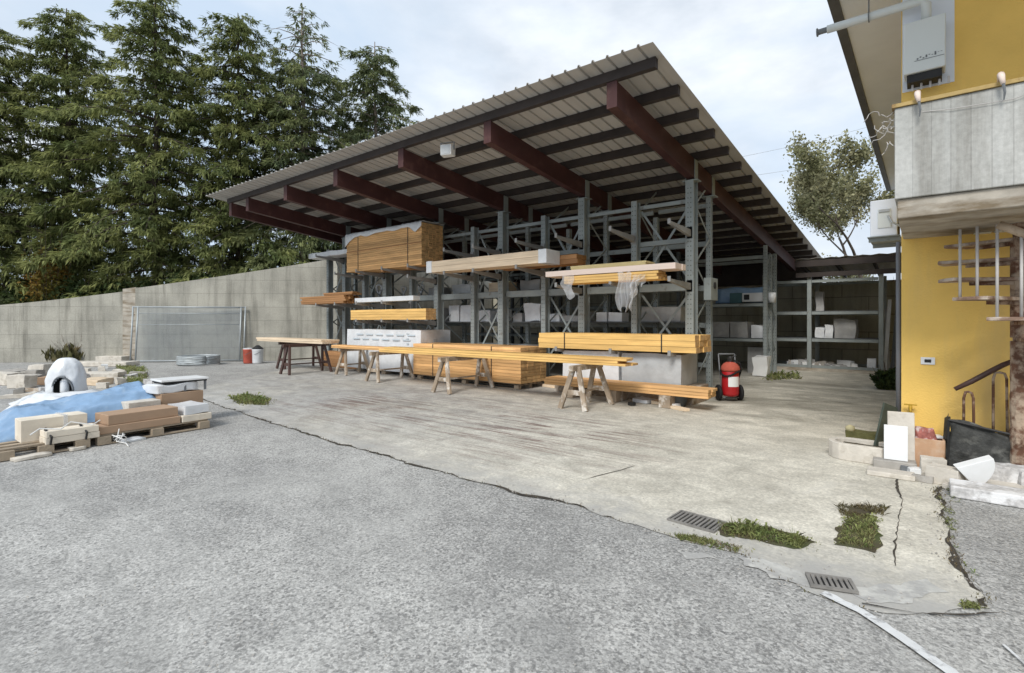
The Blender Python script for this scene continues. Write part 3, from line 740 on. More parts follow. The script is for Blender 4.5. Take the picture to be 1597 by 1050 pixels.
# wrapped white bundle printed with blue marks, grey bundles
t = thing('panel_bundle', 'large white printed-film bundle of insulation panels on the floor', 'panels', (-13.05, 10.2, .12))
lumpy(3.64, 1.15, 1.24, .02, 3, 10, 2).build('wrapped_panels', 'film', t, smooth=False)
m = MB()
for row, z in enumerate((.93, 1.07)):
    for k in range(6):
        x = -1.45+k*.50+(row*.2); m.box(x, x+.34, -.609, -.604, z, z+.035)
m.build('printed_marks', M('blue_print', (.50, .57, .62), .1), t)
m = MB()
for k in range(8): m.box(1.22+.0*k, 1.30, -.609, -.604, .12+k*.14, .17+k*.14)
m.box(1.842, 1.847, -.12, .02, .78, .98); parts(m, 'side_mark', 'blue_print_light', t)
for i, x in enumerate((-14.3, -13.0, -11.7)):
    m = MB(); m.box(x-.1, x+.1, 9.66, 10.7, .008, .118); tag(m.build('timber_bearer', 'oldwood', None), 'squared bearer under the large white bundle', 'bearer', 'bearers under the white bundle')
for k, (x0, x1, lab) in enumerate(((-6.45, -5.05, 'grey film-wrapped panel bundle left under the long yellow beams'), (-4.98, -3.72, 'grey film-wrapped panel bundle at the right end under the yellow beams'))):
    o = lumpy(x1-x0, .9, .62, .02, 11+k, 8, 2.).build('panel_bundle', 'greyfilm' if k else 'film', None); place(o, ((x0+x1)/2, 10.12, .345)); tag(o, lab, 'panels')
o = lumpy(2.4, .9, .95, .02, 21, 8, 2.).build('panel_bundle', 'greyfilm', None); place(o, (-9.6, 11.0, .02)); tag(o, 'grey wrapped panels standing behind the orange block on the floor', 'panels')
o = MB(); o.box(-1.6, 1.6, -.45, .45, .006, .335); o = o.build('timber_crib', 'oldwood', None, bevel=.01); place(o, (-5.1, 10.15, 0)); tag(o, 'dark timber crib under the two wrapped bundles', 'bearer')
pack('timber_pack', 'brown squared timber stacked on the floor below the left bench', -17.0, -14.9, 10.0, 10.45, .02, .55, 'brownwood', 4, 3, ends=.1)
# ------------------------------------------------------------------ goods on the inner shelves
def goods(n, lab, px0, px1, ytop, ybot, Y, dep, mat, cat='box', group=None, amp=.015, seed=1, name='wrapped_box'):
    a = onY(px0, ytop, Y); b2 = onY(px1, ybot, Y); h = a.z-b2.z
    o = lumpy(b2.x-a.x, dep, h, amp, seed, 6, 3).build(name, mat, None); place(o, ((a.x+b2.x)/2, Y+dep/2, n)); tag(o, lab, cat, group)
    return o
Z1, Z2 = 1.606, 2.456
G = 'boxes on the inner shelf of the front rack'
goods(Z1, 'left of the two tall white boxes side by side on the inner shelf', 700, 716, 471, 496, 11.05, .4, 'film', group=G, seed=2)
goods(Z1, 'right of the two tall white boxes side by side on the inner shelf', 718, 734, 471, 496, 11.05, .4, 'film', group=G, seed=3)
goods(Z1, 'low whitish box behind the cross brace on the inner shelf', 747, 764, 480, 497, 11.05, .4, 'film', group=G, seed=4)
goods(Z1, 'crumpled white sack on the inner shelf left of a thick upright', 818, 843, 470, 497, 11.05, .4, 'film', 'sack', amp=.05, seed=5, name='sack')
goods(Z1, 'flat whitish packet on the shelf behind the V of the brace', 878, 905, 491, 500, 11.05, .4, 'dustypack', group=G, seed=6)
goods(Z1, 'small white tub beside the hanging plastic, left one', 930, 946, 484, 498, 11.05, .35, 'film', group=G, seed=7)
goods(Z1, 'small white tub beside the hanging plastic, right one', 949, 970, 484, 498, 11.05, .35, 'film', group=G, seed=8)
goods(Z1, 'flat grey stack of boards at the right end of the inner shelf', 1000, 1062, 478, 500, 11.05, .5, 'dustypack', 'boards', seed=9, name='board_stack')
goods(Z1, 'whitish box glimpsed beside the clean yellow beam pack', 676, 692, 474, 495, 11.05, .4, 'dustypack', group=G, seed=10)
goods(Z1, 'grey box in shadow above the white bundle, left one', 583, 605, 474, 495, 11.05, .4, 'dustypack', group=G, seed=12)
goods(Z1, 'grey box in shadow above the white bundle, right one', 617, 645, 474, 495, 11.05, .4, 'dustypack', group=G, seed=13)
goods(Z2, 'dusty long packet high behind the cream beam pack', 668, 690, 440, 450, 11.1, .4, 'dustypack', seed=14)
goods(Z2, 'tan rolled board lying on the upper inner shelf', 762, 792, 437, 450, 11.1, .4, 'cream', 'boards', seed=15, name='board_stack')
for i, (px, s) in enumerate(((590, 1.), (628, .7), (655, .8))):
    p = onY(px, 440, 11.2); m = MB(); pts = []
    for k in range(15): a = 2*math.pi*k/14; pts.append((.11*s*math.cos(a), .05*math.sin(a*2), .22*s+.2*s*math.sin(a)))
    m.tube(pts, .045*s, 6); o = m.build('hose_coil', 'film', None, smooth=True); place(o, (p.x, 11.25, Z2+.04)); tag(o, 'pale coiled hose on the upper inner shelf under the orange block', 'coil', 'coils on the inner shelf')
for k, (x0, x1, yt, yb, mm, lab) in enumerate(((775, 786, 478, 497, 'film', 'narrow white carton right of the brace on the inner shelf'), (800, 814, 484, 497, 'dustypack', 'small dusty carton left of the crumpled sack'), (853, 872, 486, 498, 'film', 'small whitish carton right of the crumpled sack'), (908, 916, 482, 498, 'dustypack', 'thin dusty carton beside the thick right-hand upright'), (650, 668, 478, 496, 'dustypack', 'dusty carton half behind the clean yellow beam pack'))):
    goods(Z1, lab, x0, x1, yt, yb, 11.05, .35, mm, 'carton', G, .02, 200+k, 'carton')
for k, (x0, x1, yt, yb, mm, lab) in enumerate(((705, 735, 440, 452, 'greyfilm', 'grey wrapped roll on the upper inner shelf, left of the braces'), (812, 842, 438, 452, 'dustypack', 'dusty wrapped roll on the upper inner shelf, between the braces'), (940, 975, 437, 451, 'greyfilm', 'grey wrapped roll on the upper inner shelf behind the hanging film'))):
    goods(Z2, lab, x0, x1, yt, yb, 11.1, .4, mm, 'roll', None, .04, 210+k, 'wrapped_roll')
# rear rack goods
G2 = 'dusty packs on the rear rack'
goods(1.106, 'dusty grey pack, leftmost on the lower shelf seen past the front rack', 1100, 1137, 503, 527, 16.7, .7, 'dustypack', 'pack', G2, .03, 21)
goods(1.106, 'dusty grey pack, middle one on the lower rear shelf', 1138, 1166, 503, 528, 16.7, .7, 'dustypack', 'pack', G2, .03, 22)
goods(1.106, 'small whitish crumpled pack on the lower rear shelf by the lattice frame', 1171, 1192, 508, 528, 16.7, .6, 'film', 'pack', G2, .05, 23)
goods(.008, 'grey panel standing under the lower rear shelf', 1166, 1190, 536, 577, 17.0, .3, 'dustypack', 'panel', None, .01, 24, name='panel')
o = goods(.008, 'white plastic drum on the floor beside the lattice frame', 1174, 1196, 558, 590, 16.0, .45, 'white', 'drum', None, .05, 25, name='drum')
a = onY(1138, 450, 16.75)
t = thing('window_air_conditioner', 'teal and white window air conditioner on the upper rear shelf', 'air conditioner', (a.x, 16.75, 2.18))
m = MB(); m.box(0, .36, 0, .6, 0, .32); m.build('casing', 'teal', t, bevel=.01)
m = MB(); m.box(.362, .98, .02, .5, .03, .31); m.build('front_panel', 'white', t, bevel=.02)
m = MB(); m.box(.42, .58, .008, .019, .1, .26); m.build('vent', 'black', t)
m = MB(); m.lathe([(.0, 0), (.11, .0), (.11, .3), (.02, .31)], (1.18, .2, 0)); m.build('spout', 'film', t, smooth=True)
o = lumpy(1.5, .8, .5, .05, 31, 7).build('tarpaulin', 'tarp', None, smooth=True); place(o, (-4.65, 17.45, 2.18)); tag(o, 'dark blue folded tarpaulin behind the air conditioner', 'tarpaulin')
# metal box on the end frame of the front rack
t = thing('switch_box', 'grey metal switch box fixed on the end frame of the front rack', 'box', (-3.75, 11.25, 2.22))
m = MB(); m.box(.0, .16, -.22, .22, -.16, .32); m.build('case', 'steel', t, bevel=.01); m = MB(); m.lathe([(.07, 0), (.07, .02)], (.16, 0, .16), 16, Matrix.Rotation(R(90), 4, 'Y')); m.build('dial', 'black', t)
# lean-to goods
G3 = 'white sacks in the lean-to'
goods(1.07, 'leftmost small white sack on the lean-to shelf', 1272, 1285, 507, 524, 19.3, .5, 'film', 'sack', G3, .04, 41, 'sack')
goods(1.07, 'second small white sack on the lean-to shelf', 1286, 1299, 504, 524, 19.3, .5, 'film', 'sack', G3, .04, 42, 'sack')
goods(1.07, 'largest dusty white wrapped bale on the lean-to shelf', 1301, 1334, 495, 525, 19.3, .8, 'dustypack', 'sack', G3, .05, 43, 'sack')
goods(1.95, 'dark roll leaning on the upper lean-to shelf', 1272, 1284, 455, 485, 19.6, .25, 'dustypack', 'roll', None, .03, 44, 'roll')
goods(.105, 'pale block at the right end of the lean-to floor', 1352, 1366, 557, 575, 19.2, .3, 'film', 'block', None, .02, 45, 'stone_block')
for k in range(16):
    px = 1232+k*6.3+rnd.uniform(-2, 2); p = onY(px, 570, 19.15+rnd.uniform(0, .8))
    o = lumpy(rnd.uniform(.18, .45), rnd.uniform(.15, .3), rnd.uniform(.08, .26), .05, 50+k, 4, 3).build('scrap', rnd.choice(['film', 'dustypack', 'greystone', 'white']), None)
    place(o, (p.x, p.y, .105), rnd.uniform(0, 3), rnd.uniform(-.3, .3)); tag(o, 'pale scrap piece in the heap on the lean-to floor', 'scrap', 'scrap heaped on the lean-to floor')
for k, (px, h, tilt, mm) in enumerate(((1380, 2.3, .10, 'film'), (1386, 2.0, -.12, 'dustypack'), (1391, 2.6, .16, 'steel_dark'))):
    p = onY(px, 575, 19.6); m = MB(); m.bar((0, 0, 0), (tilt, .55, h), .09, .05); o = m.build('plank', mm, None); place(o, (p.x, 19.6, .008))
    tag(o, ['pale plank leaning in the lean-to corner beside the house', 'dusty plank crossing behind the pale one in the corner', 'dark plank nearest the house in the lean-to corner'][k], 'plank')

# ------------------------------------------------------------------ sawhorses and boards on them
def sawhorse(x, y0, y1, h, label, mat='oldwood', group='sawhorses along the front of the rack'):
    t = thing('sawhorse', label, 'sawhorse', (x, (y0+y1)/2, .008), 0, group); hl = (y1-y0)/2
    m = MB(); m.box(-.05, .05, -hl-.12, hl+.12, h-.10, h); m.build('top_rail', mat, t, bevel=.006)
    for sy in (-1, 1):
        for sx in (-1, 1):
            m = MB(); m.bar((sx*.27, sy*(hl+.06), 0), (sx*.045, sy*(hl-.06), h-.03), (.095), .05, (0, 1, 0)); m.build('leg', mat, t, bevel=.004)
        m = MB(); m.box(-.19, .19, sy*(hl+.01)-.012, sy*(hl+.01)+.012, .26, .35); m.build('brace', mat, t)
    m = MB(); m.bar((0, -hl, .3), (0, hl, .3), .05, .035); m.build('stretcher', mat, t)
    return t
sawhorse(-15.15, 7.75, 9.0, .92, 'dark sawhorse under the left-hand pale bench board', 'railbrown')
sawhorse(-17.1, 8.6, 9.8, .92, 'dark sawhorse at the far left end of the pale bench board', 'railbrown')
sawhorse(-13.75, 8.75, 9.45, .80, 'whitish sawhorse at the left end in front of the white bundle')
sawhorse(-11.5, 8.25, 9.3, .80, 'paint-splashed sawhorse in front of the white bundle, right-hand one')
sawhorse(-8.47, 7.9, 9.2, .80, 'weathered sawhorse in front of the wide orange block')
sawhorse(-5.02, 7.9, 8.75, .80, 'weathered sawhorse in front of the low orange boards')
pack('timber_boards', 'pale bench boards across the two dark sawhorses at the left', -18.3, -14.2, 8.3, 8.9, .935, 1.06, 'cream', 2, 2, ends=.1)
pack('timber_boards', 'short orange boards across the two sawhorses by the white bundle', -14.1, -11.1, 8.6, 9.0, .812, .905, 'orange', 2, 2, ends=.06)
pack('timber_boards', 'long thin orange boards spanning the two right-hand sawhorses', -11.0, -4.35, 8.2, 8.65, .812, .95, 'honey', 3, 2, ends=.22, jit=.02)
# small litter under the boards
for k, (px, py, mm, s) in enumerate(((860, 605, 'cream', (.5, .06, .05)), (1005, 628, 'film', (.3, .2, .05)), (1035, 632, 'cream', (.35, .08, .05)), (1060, 640, 'cream', (.30, .1, .04)), (985, 633, 'black', (.10, .08, .05)), (1048, 635, 'film', (.2, .16, .06)), (1020, 628, 'cream', (.4, .1, .04)))):
    p = gnd(px, py); o = lumpy(s[0]*1.25, s[1]*1.4, s[2]*1.3, .02, 70+k, 3, 4).build('scrap', mm, None); place(o, (p.x, p.y, .009), rnd.uniform(-.6, 1.2)); tag(o, ['scrap wood offcut lying by the wide orange block', 'crumpled white litter under the low orange boards', 'pale offcut by the dark bucket', 'pale offcut right of the dark bucket', 'small black lump on the slab before the boards', 'white crumpled film beside the dark bucket', 'pale stick under the low orange boards'][k], 'scrap')
p = gnd(1058, 634); m = MB(); m.lathe([(.13, 0), (.18, .22), (.185, .22), (.17, .225), (.125, .02)], (0, 0, 0), 18); o = m.build('bucket', 'steel_dark', None, smooth=True); place(o, (p.x, p.y, .008)); tag(o, 'dark plastic bucket on the slab in front of the low orange boards', 'bucket')

# ------------------------------------------------------------------ wheeled fire extinguisher
p = gnd(1139, 626)
fx = thing('fire_extinguisher', 'red wheeled fire extinguisher with faded cover at the end of the rack', 'fire extinguisher', (p.x, p.y, .008), R(38))
m = MB(); m.lathe([(.05, .09), (.15, .11), (.165, .16), (.165, .62), (.13, .70), (.06, .75), (.04, .80), (.04, .84)], (0, 0, 0), 24); m.build('cylinder', 'red', fx, smooth=True)
for sx in (-1, 1):
    wm = MB(); wm.lathe([(.10, -.03), (.145, -.03), (.16, -.015), (.16, .015), (.145, .03), (.10, .03)], (sx*.215, .06, .16), 24, Matrix.Rotation(R(90), 4, 'Y')); wh = wm.build('wheel', 'rubber', fx, smooth=True)
    hm = MB(); hm.lathe([(.02, -.02), (.098, -.02), (.098, .02), (.02, .02)], (sx*.215, .06, .16), 16, Matrix.Rotation(R(90), 4, 'Y')); hm.build('hub', 'mark', wh)
m = MB(); m.tube([(-.2, .06, .16), (.2, .06, .16)], .014, 8)
for sx in (-1, 1): m.tube([(sx*.15, .06, .16), (sx*.165, .13, .6), (sx*.165, .2, .93)], .013, 8)
m.tube([(-.165, .2, .93), (.165, .2, .93)], .016, 8); m.tube([(-.16, -.02, .07), (.16, -.02, .07)], .012, 8); m.build('carriage', 'mark', fx, smooth=True)
m = MB(); m.tube([(.19*math.cos(a), .19*math.sin(a)*.95, .56-.05*math.sin(a*2)) for a in [math.pi*2*k/20 for k in range(21)]], .02, 8); m.tube([(.05, -.05, .82), (.16, -.1, .76), (.19, -.05, .6), (.17, .02, .45)], .017, 8); m.build('hose', 'rubber', fx, smooth=True)
m = MB(); m.lathe([(.172, .60), (.185, .64), (.17, .70), (.13, .75), (.08, .78)], (0, 0, 0), 22); o = m.build('cover', 'redcloth', fx, smooth=True)
m = MB(); n = 8
for j in range(n+1):
    a = R(-125)+R(80)*j/n
    for z in (.30, .50): m.v.append((.167*math.cos(a), .167*math.sin(a), z))
m.f = [(2*j, 2*j+2, 2*j+3, 2*j+1) for j in range(n)]; m.build('label', 'white', fx, smooth=True)
m = MB(); m.lathe([(.05, .79), (.055, .86), (.03, .90)], (0, 0, 0), 12); m.tube([(0, 0, .87), (.11, -.03, .92)], .014, 6); m.build('valve', 'black', fx)

# ------------------------------------------------------------------ gate panel, board, buckets by the retaining wall
p0 = gnd(203, 566); p1 = gnd(380, 564); d = (p1-p0); ln = d.length; rz = math.atan2(d.y, d.x); gh = 2.22
t = thing('gate_panel', 'grey tubular mesh gate panel leaning on the retaining wall', 'gate', p0, rz); t.rotation_euler = (R(-5), 0, rz)
m = MB()
for x in (0, .18, ln-.16, ln): m.tube([(x, 0, .01), (x, 0, gh)], .03, 8)
for z in (.06, gh-.03): m.tube([(0, 0, z), (ln, 0, z)], .03, 8)
for z in (gh-.28, 1.5): m.tube([(.18, 0, z), (ln-.16, 0, z)], .014, 8)
m.build('frame', 'mesh', t, smooth=True)
m = MB(); n = 110
for i in range(n): x = .2+(ln-.38)*i/(n-1); m.bar((x, .0, .08), (x, 0, gh-.05), .007)
for i in range(54): z = .1+(gh-.2)*i/53; m.bar((.2, .0, z), (ln-.18, 0, z), .006)
m.build('wire_mesh', 'mesh', t)
p = gnd(391, 563); t = MB(); t.box(-.22, .22, -.03, .03, 0, 2.45); o = t.build('board', 'steel_dark', None, bevel=.004); place(o, p, wrz, R(-6)); tag(o, 'tall dark grey board leaning upright beside the gate panel', 'board')
for k, (px, mm, lab) in enumerate(((388, 'redcloth', 'reddish paint bucket at the foot of the dark board'), (402, 'film', 'white paint bucket with black lid at the foot of the dark board'))):
    p = gnd(px, 567); bt = thing('paint_bucket', lab, 'bucket', (p.x, p.y, 0)); m = MB(); m.lathe([(.17, 0), (.19, .05), (.2, .5), (.21, .52), (.21, .55)], (0, 0, 0), 18); m.build('body', mm, bt, smooth=True)
    m = MB(); m.lathe([(.2, .551), (.2, .58), (.05, .6 if k == 0 else .70)], (0, 0, 0), 18); m.build('lid', 'film' if k == 0 else 'black', bt); m = MB(); m.tube([(-.21, 0, .45), (-.15, -.17, .36), (.15, -.17, .36), (.21, 0, .45)], .008, 6); m.build('handle', 'mark', bt)
p = gnd(310, 569); m = MB()
for k in range(5): m.tube([(.66*math.cos(a)+rnd.uniform(-.02, .02), .66*math.sin(a), .07+k*.06) for a in [math.pi*2*j/28 for j in range(29)]], .045, 6)
o = m.build('mesh_coil', 'mesh', None, smooth=True); place(o, p); tag(o, 'low coil of grey wire in front of the gate panel', 'coil')
# flat things by the wall at the far left
for k, (px, py, sx, sy, h, mm, lab) in enumerate((
    (48, 562, 2.6, 1.4, .12, 'greystone', 'thin grey slab on the ground at the far left by the wall'),
    (56, 556, 2.4, 1.2, .34, 'greystone', 'stacked grey slabs by the wall at the far left'),
    (155, 571, 2.4, .7, .16, 'stone', 'long pale kerb stone lying behind the white plastic hood'),
    (178, 565, 1.0, .6, .24, 'stone', 'short pale kerb stone near the gate panel'))):
    p = gnd(px, py); m = MB(); m.box(-sx/2, sx/2, -sy/2, sy/2, 0, h); o = m.build('stone_slab', mm, None, bevel=.02); place(o, (p.x, p.y, .004), R(40)); tag(o, lab, 'stone slab')
STN = [(34, 605, .55, .45, .42, 'stone'), (52, 590, .5, .5, .3, 'greystone'), (62, 583, .6, .4, .38, 'stone'), (44, 598, .5, .4, .28, 'greystone'), (80, 600, .5, .5, .30, 'cardboard'), (140, 590, .9, .5, .22, 'stone'),
       (165, 592, 1.0, .6, .26, 'stone'), (118, 598, .6, .4, .16, 'stone'), (200, 593, .5, .3, .1, 'stone'), (150, 600, .8, .5, .2, 'cream'), (60, 612, .9, .4, .12, 'oldwood'), (30, 620, .7, .4, .1, 'stone'), (215, 585, .5, .3, .12, 'greystone'), (100, 585, .7, .4, .3, 'greystone'), (20, 590, .8, .6, .3, 'greystone'), (5, 600, .9, .6, .4, 'stone')]
LB = ['white broken block nearest the left edge of the yard', 'grey rubble stone left of the white hood', 'pale rubble stone behind the leftmost white block', 'grey rubble lump beside the white block', 'tan block in shade left of the white hood', 'long flat stone right of the white hood', 'wide flat pale stone behind the blue tarpaulin', 'small flat pale stone at the foot of the hood', 'thin white strip of stone near the moss', 'cream wooden block just behind the blue tarpaulin', 'grey plank lying left of the hood', 'flat pale stone beside the grey plank', 'small grey stone next to the moss strip', 'grey stone hidden behind the white hood', 'grey stone at the far left of the rubble', 'pale block at the extreme left of the rubble']
for k, (px, py, sx, sy, h, mm) in enumerate(STN):
    p = gnd(px, py); o = lumpy(sx*.8, sy*.8, h*.75, .05, 100+k, 4, 2.6).build('rubble_stone', mm, None, bevel=.01); place(o, (p.x, p.y, .004), R(40)+rnd.uniform(-.5, .5)); tag(o, LB[k], 'stone', 'rubble and blocks left of the yard')

for k in range(26):
    px, py = (rnd.uniform(25, 85), rnd.uniform(582, 628)) if k < 14 else (rnd.uniform(125, 235), rnd.uniform(574, 606))
    p = gnd(px, py); o = lumpy(rnd.uniform(.12, .34), rnd.uniform(.1, .24), rnd.uniform(.05, .2), .05, 300+k, 4, 4).build('rubble_chip', rnd.choice(['stone', 'stone', 'marble', 'greystone', 'granite']), None)
    place(o, (p.x, p.y, .004), rnd.uniform(0, 3)); tag(o, 'small pale rubble chip among the blocks left of the yard', 'stone', 'small rubble chips left of the yard')
# ------------------------------------------------------------------ pallets with wrapped goods at the left
A = gnd(150, 697); B = gnd(327, 668); d = (B-A).normalized(); prz = math.atan2(d.y, d.x); dn = Vector((-d.y, d.x, 0))
FP = Matrix.Translation(A) @ Matrix.Rotation(prz, 4, 'Z')       # yard-pallet frame: x along the front edge, y away
def fl(px, py, z=0.):                                             # pixel on height z -> pallet frame
    q = FP.inverted() @ gnd(px, py, z); return q
def inF(o, x, y, z, rz=0.): q = FP @ Vector((x, y, z)); o.location = q; o.rotation_euler = (0, 0, prz+rz); return o
xl = fl(38, 712).x; xr = fl(327, 668).x
def fpallet(x0, x1, ly, lab): q = FP @ Vector(((x0+x1)/2, ly/2, 0)); return pallet((q.x, q.y, .002), prz, x1-x0, ly, lab, 'pallets at the left of the yard')
fpallet(.02, xr, 1.0, 'grey wooden pallet under the cardboard cartons')
fpallet(xl-.25, -.06, 1.0, 'grey wooden pallet under the cream timber bundle')
def fbox(name, mat, x0, x1, y0, y1, z0, z1, lab, cat, group=None, bev=.008, lump=0, rz=0., seed=0):
    if lump: m = lumpy(x1-x0, y1-y0, z1-z0, lump, seed, 6, 3)
    else: m = MB(); m.box(-(x1-x0)/2, (x1-x0)/2, -(y1-y0)/2, (y1-y0)/2, 0, z1-z0)
    o = m.build(name, mat, None, bevel=0 if lump else bev); inF(o, (x0+x1)/2, (y0+y1)/2, z0, rz); return tag(o, lab, cat, group)
def planks(name, mat, x0, x1, y0, y1, z0, z1, nz, ny, lab, cat, straps=()):
    q = FP @ Vector(((x0+x1)/2, y0, z0)); t = thing(name, lab, cat, q, prz); m = MB(); hz = (z1-z0)/nz; hy = (y1-y0)/ny
    for i in range(nz):
        for j in range(ny): e = rnd.uniform(0, .03); m.box(-(x1-x0)/2-rnd.uniform(0, .02), (x1-x0)/2+e, j*hy, (j+1)*hy-.004, i*hz, (i+1)*hz-.004)
    m.build('boards', mat, t, bevel=.004)
    for s in straps: m = MB(); m.box(s-.02, s+.02, -.012, -.004, -.004, z1-z0+.01); m.box(s-.02, s+.02, -.004, y1-y0, z1-z0+.001, z1-z0+.01); m.build('strap', 'clearfilm', t)
    return t
PZ = .135
planks('timber_bundle', 'palewood', xl+.02, -.02, .30, .62, PZ, PZ+.27, 1, 2, 'long cream timber bundle at the back of the left yard pallet', 'timber', (.1,))
t = planks('timber_bundle', 'palewood', xl+.18, .02, .02, .27, PZ-.02, PZ+.14, 2, 1, 'lower cream timber bundle tied with straps at the pallet front', 'timber')
for s in (-.22, .12): m = MB(); m.tube([(s, -.02, .0), (s+.01, -.025, .09), (s-.02, .1, .17), (s+.02, .25, .165)], .012, 6); m.build('strap', 'black', t)
m = MB(); m.tube([(-.4, -.01, .15), (-.3, .05, .2), (-.12, .0, .17), (.0, .08, .23), (.2, .02, .165), (.3, .1, .2)], .008, 6); m.build('loose_strap', 'plasticrope', t)
fbox('carton', 'cardboard', .03, 1.0, .05, .55, PZ, PZ+.10, 'low wide brown carton on the right yard pallet', 'carton', 'cartons on the yard pallet')
fbox('carton', 'cardboard', .14, .98, .08, .5, PZ+.102, PZ+.235, 'long brown carton lying on the low wide carton', 'carton', 'cartons on the yard pallet', rz=.03)
fbox('carton', 'stone', .55, .96, .58, .85, PZ, PZ+.30, 'pale carton standing behind the long brown carton', 'carton', 'cartons on the yard pallet')
fbox('panel_pack', 'film', 1.06, xr+.02, .06, .62, PZ+.10, PZ+.22, 'white film-wrapped pack at the right end of the yard pallet', 'panels', None, lump=.018, seed=5)
fbox('board', 'palewood', 1.02, xr+.05, .04, .64, PZ, PZ+.095, 'flat pale board stack under the white film-wrapped pack', 'boards')
# tarpaulin heap
TA = fl(36, 655); TB = fl(232, 628)
def heap(u, v):
    x = (xl-.3)+(1.28-(xl-.3))*u; y = .62+1.35*v
    prof = math.sin(math.pi*min(1, max(0, v*1.02)))**.55
    h = (.30+.28*u)*prof*(min(1, u*5)**.7)*(min(1, (1-u)*7)**.6)
    h += .06*mnoise.noise(Vector((x*1.6, y*2, 3)))+.085*(.4-abs(mnoise.noise(Vector((x*1.5+y*1.4, y*4.2-x*.8, 1)))))+.04*(.4-abs(mnoise.noise(Vector((x*5-y*3, y*7, 5)))))
    q = FP @ Vector((x, y, max(.005, h+.06 if 0 < v < 1 else .005))); return tuple(q)
o = sheet_drape('tarpaulin', None, heap, 110, 60, 'tarp'); tag(o, 'crumpled blue tarpaulin over a heap behind the cream timber', 'tarpaulin')
# white plastic hood: ribbed dome with dark arched mouth, and its loose skirt
hp = atd(104, 612, 8.6); hz = .40
t = thing('plastic_hood', 'white plastic hood with dark arched opening sitting on the blue tarpaulin', 'plastic hood', (hp.x, hp.y, hz), YAW+R(14))
V = []; F = []; nu, nv = 64, 24
for j in range(nv+1):
    ph = j/nv*math.pi/2; z = .60*math.sin(ph)
    for i in range(nu):
        a = 2*math.pi*i/nu; r = .28*math.cos(ph)**.72*(1+.03*math.sin(7*a)*(1-j/nv)+.09*mnoise.noise(Vector((2*math.cos(a), 2*math.sin(a), ph*2.2+4)))+.05*mnoise.noise(Vector((6*math.cos(a), 6*math.sin(a), ph*5))))
        V.append((r*math.cos(a), r*math.sin(a)*.9, z))
for j in range(nv):
    for i in range(nu):
        a = 2*math.pi*(i+.5)/nu; zc = .60*math.sin((j+.5)/nv*math.pi/2); xx = math.cos(a)*.28
        if math.sin(a) < 0 and ((xx-.05)/.14)**2+((zc-.06)/.24)**2 < 1: continue          # the arched opening
        F.append((j*nu+i, j*nu+(i+1) % nu, (j+1)*nu+(i+1) % nu, (j+1)*nu+i))
o = npmesh('shell', V, F, 'film', t, smooth=True); s = o.modifiers.new('t', 'SOLIDIFY'); s.thickness = .012
m = MB(); m.box(-.17, .19, -.03, .0, 0, .33); m.build('dark_lining', 'black', t)
m = MB(); m.lathe([(.04, 0), (.06, .05), (.06, .22), (.03, .26)], (.05, -.15, 0), 16); m.build('inner_tube', 'film', t, smooth=True)
m = MB(); m.tube([(.05+.145*math.cos(a), -.262+.06*abs(math.cos(a))**2, .06+.24*math.sin(a)) for a in [math.pi*k/16 for k in range(17)]], .014, 6); m.build('rim', 'mark', t, smooth=True)
def skirt(u, v):
    a = R(150)+R(250)*u; r = .28+.30*v
    return (r*math.cos(a)*1.25, r*math.sin(a), .05-.16*v+.03*mnoise.noise(Vector((u*9, v*5, 0))))
sheet_drape('skirt', t, skirt, 40, 8, 'film')
m = MB(); m.tube([(-.26, -.1, .02), (-.42, -.3, -.06), (-.52, -.6, -.22)], [.05, .055, .04], 8); m.build('loose_tail', 'film', t, smooth=True)
# brown carton with white plastic, slab on short legs
tb = FP @ Vector((1.35, 1.05, 0)); 
o = fbox('carton', 'cardboard', 1.0, 1.60, .68, 1.12, .14, .50, 'tall brown carton with crumpled white plastic on top', 'carton', 'cartons on the yard pallet')
o = lumpy(.60, .42, .12, .045, 88, 7, 4).build('plastic_film', 'film', None, smooth=True); inF(o, 1.24, .90, .502); tag(o, 'crumpled white plastic lying on the tall brown carton', 'plastic film')
fbox('pallet_block', 'pallet', 1.0, 1.58, .70, 1.10, .008, .138, 'wooden packing under the tall brown carton', 'packing')
q = FP @ Vector((1.36, .92, .505)); t = thing('low_stand', 'white slab on short dark legs standing over the brown carton', 'stand', q, prz+R(-4))
m = MB(); m.box(-.33, .33, -.24, .24, .17, .20); m.build('top', 'white', t, bevel=.004)
m = MB(); m.box(-.31, .31, -.22, .22, .145, .169); m.build('under_frame', 'black', t)
for sx, sy in ((-.0, -.2), (.29, -.2), (-.28, .18), (.29, .18)): m = MB(); m.bar((sx, sy, 0.002), (sx, sy, .145), .028); m.build('leg', 'mark', t)
# curled strapping and rags in front of the pallets
p = gnd(185, 690); m = MB()
for k in range(4):
    r = .07+.02*k; m.tube([(r*math.cos(a)*1.2+.02*k, r*math.sin(a)*.6, .06+.055*math.sin(a+k)) for a in [math.pi*2*j/18 for j in range(19)]], .007, 5)
m.tube([(-.15, -.05, .01), (-.05, .02, .15), (.02, 0, .18), (.08, -.04, .03), (.2, .03, .012), (.42, .0, .012)], .007, 5)
o = m.build('plastic_strapping', 'plasticrope', None); place(o, p); tag(o, 'tangled white plastic strapping in front of the yard pallets', 'strapping')
for k, (px, py, sx, lab) in enumerate(((50, 715, .34, 'pale rag at the front left of the yard pallets'), (120, 702, .15, 'small pale scrap in front of the cream bundle'), (205, 688, .28, 'flat white scrap right of the tangled strapping'))):
    p = gnd(px, py); o = lumpy(sx, .14, .035, .02, 120+k, 5, 6).build('rag', 'stone' if k < 2 else 'film', None, smooth=True); place(o, (p.x, p.y, .002), prz); tag(o, lab, 'rag')

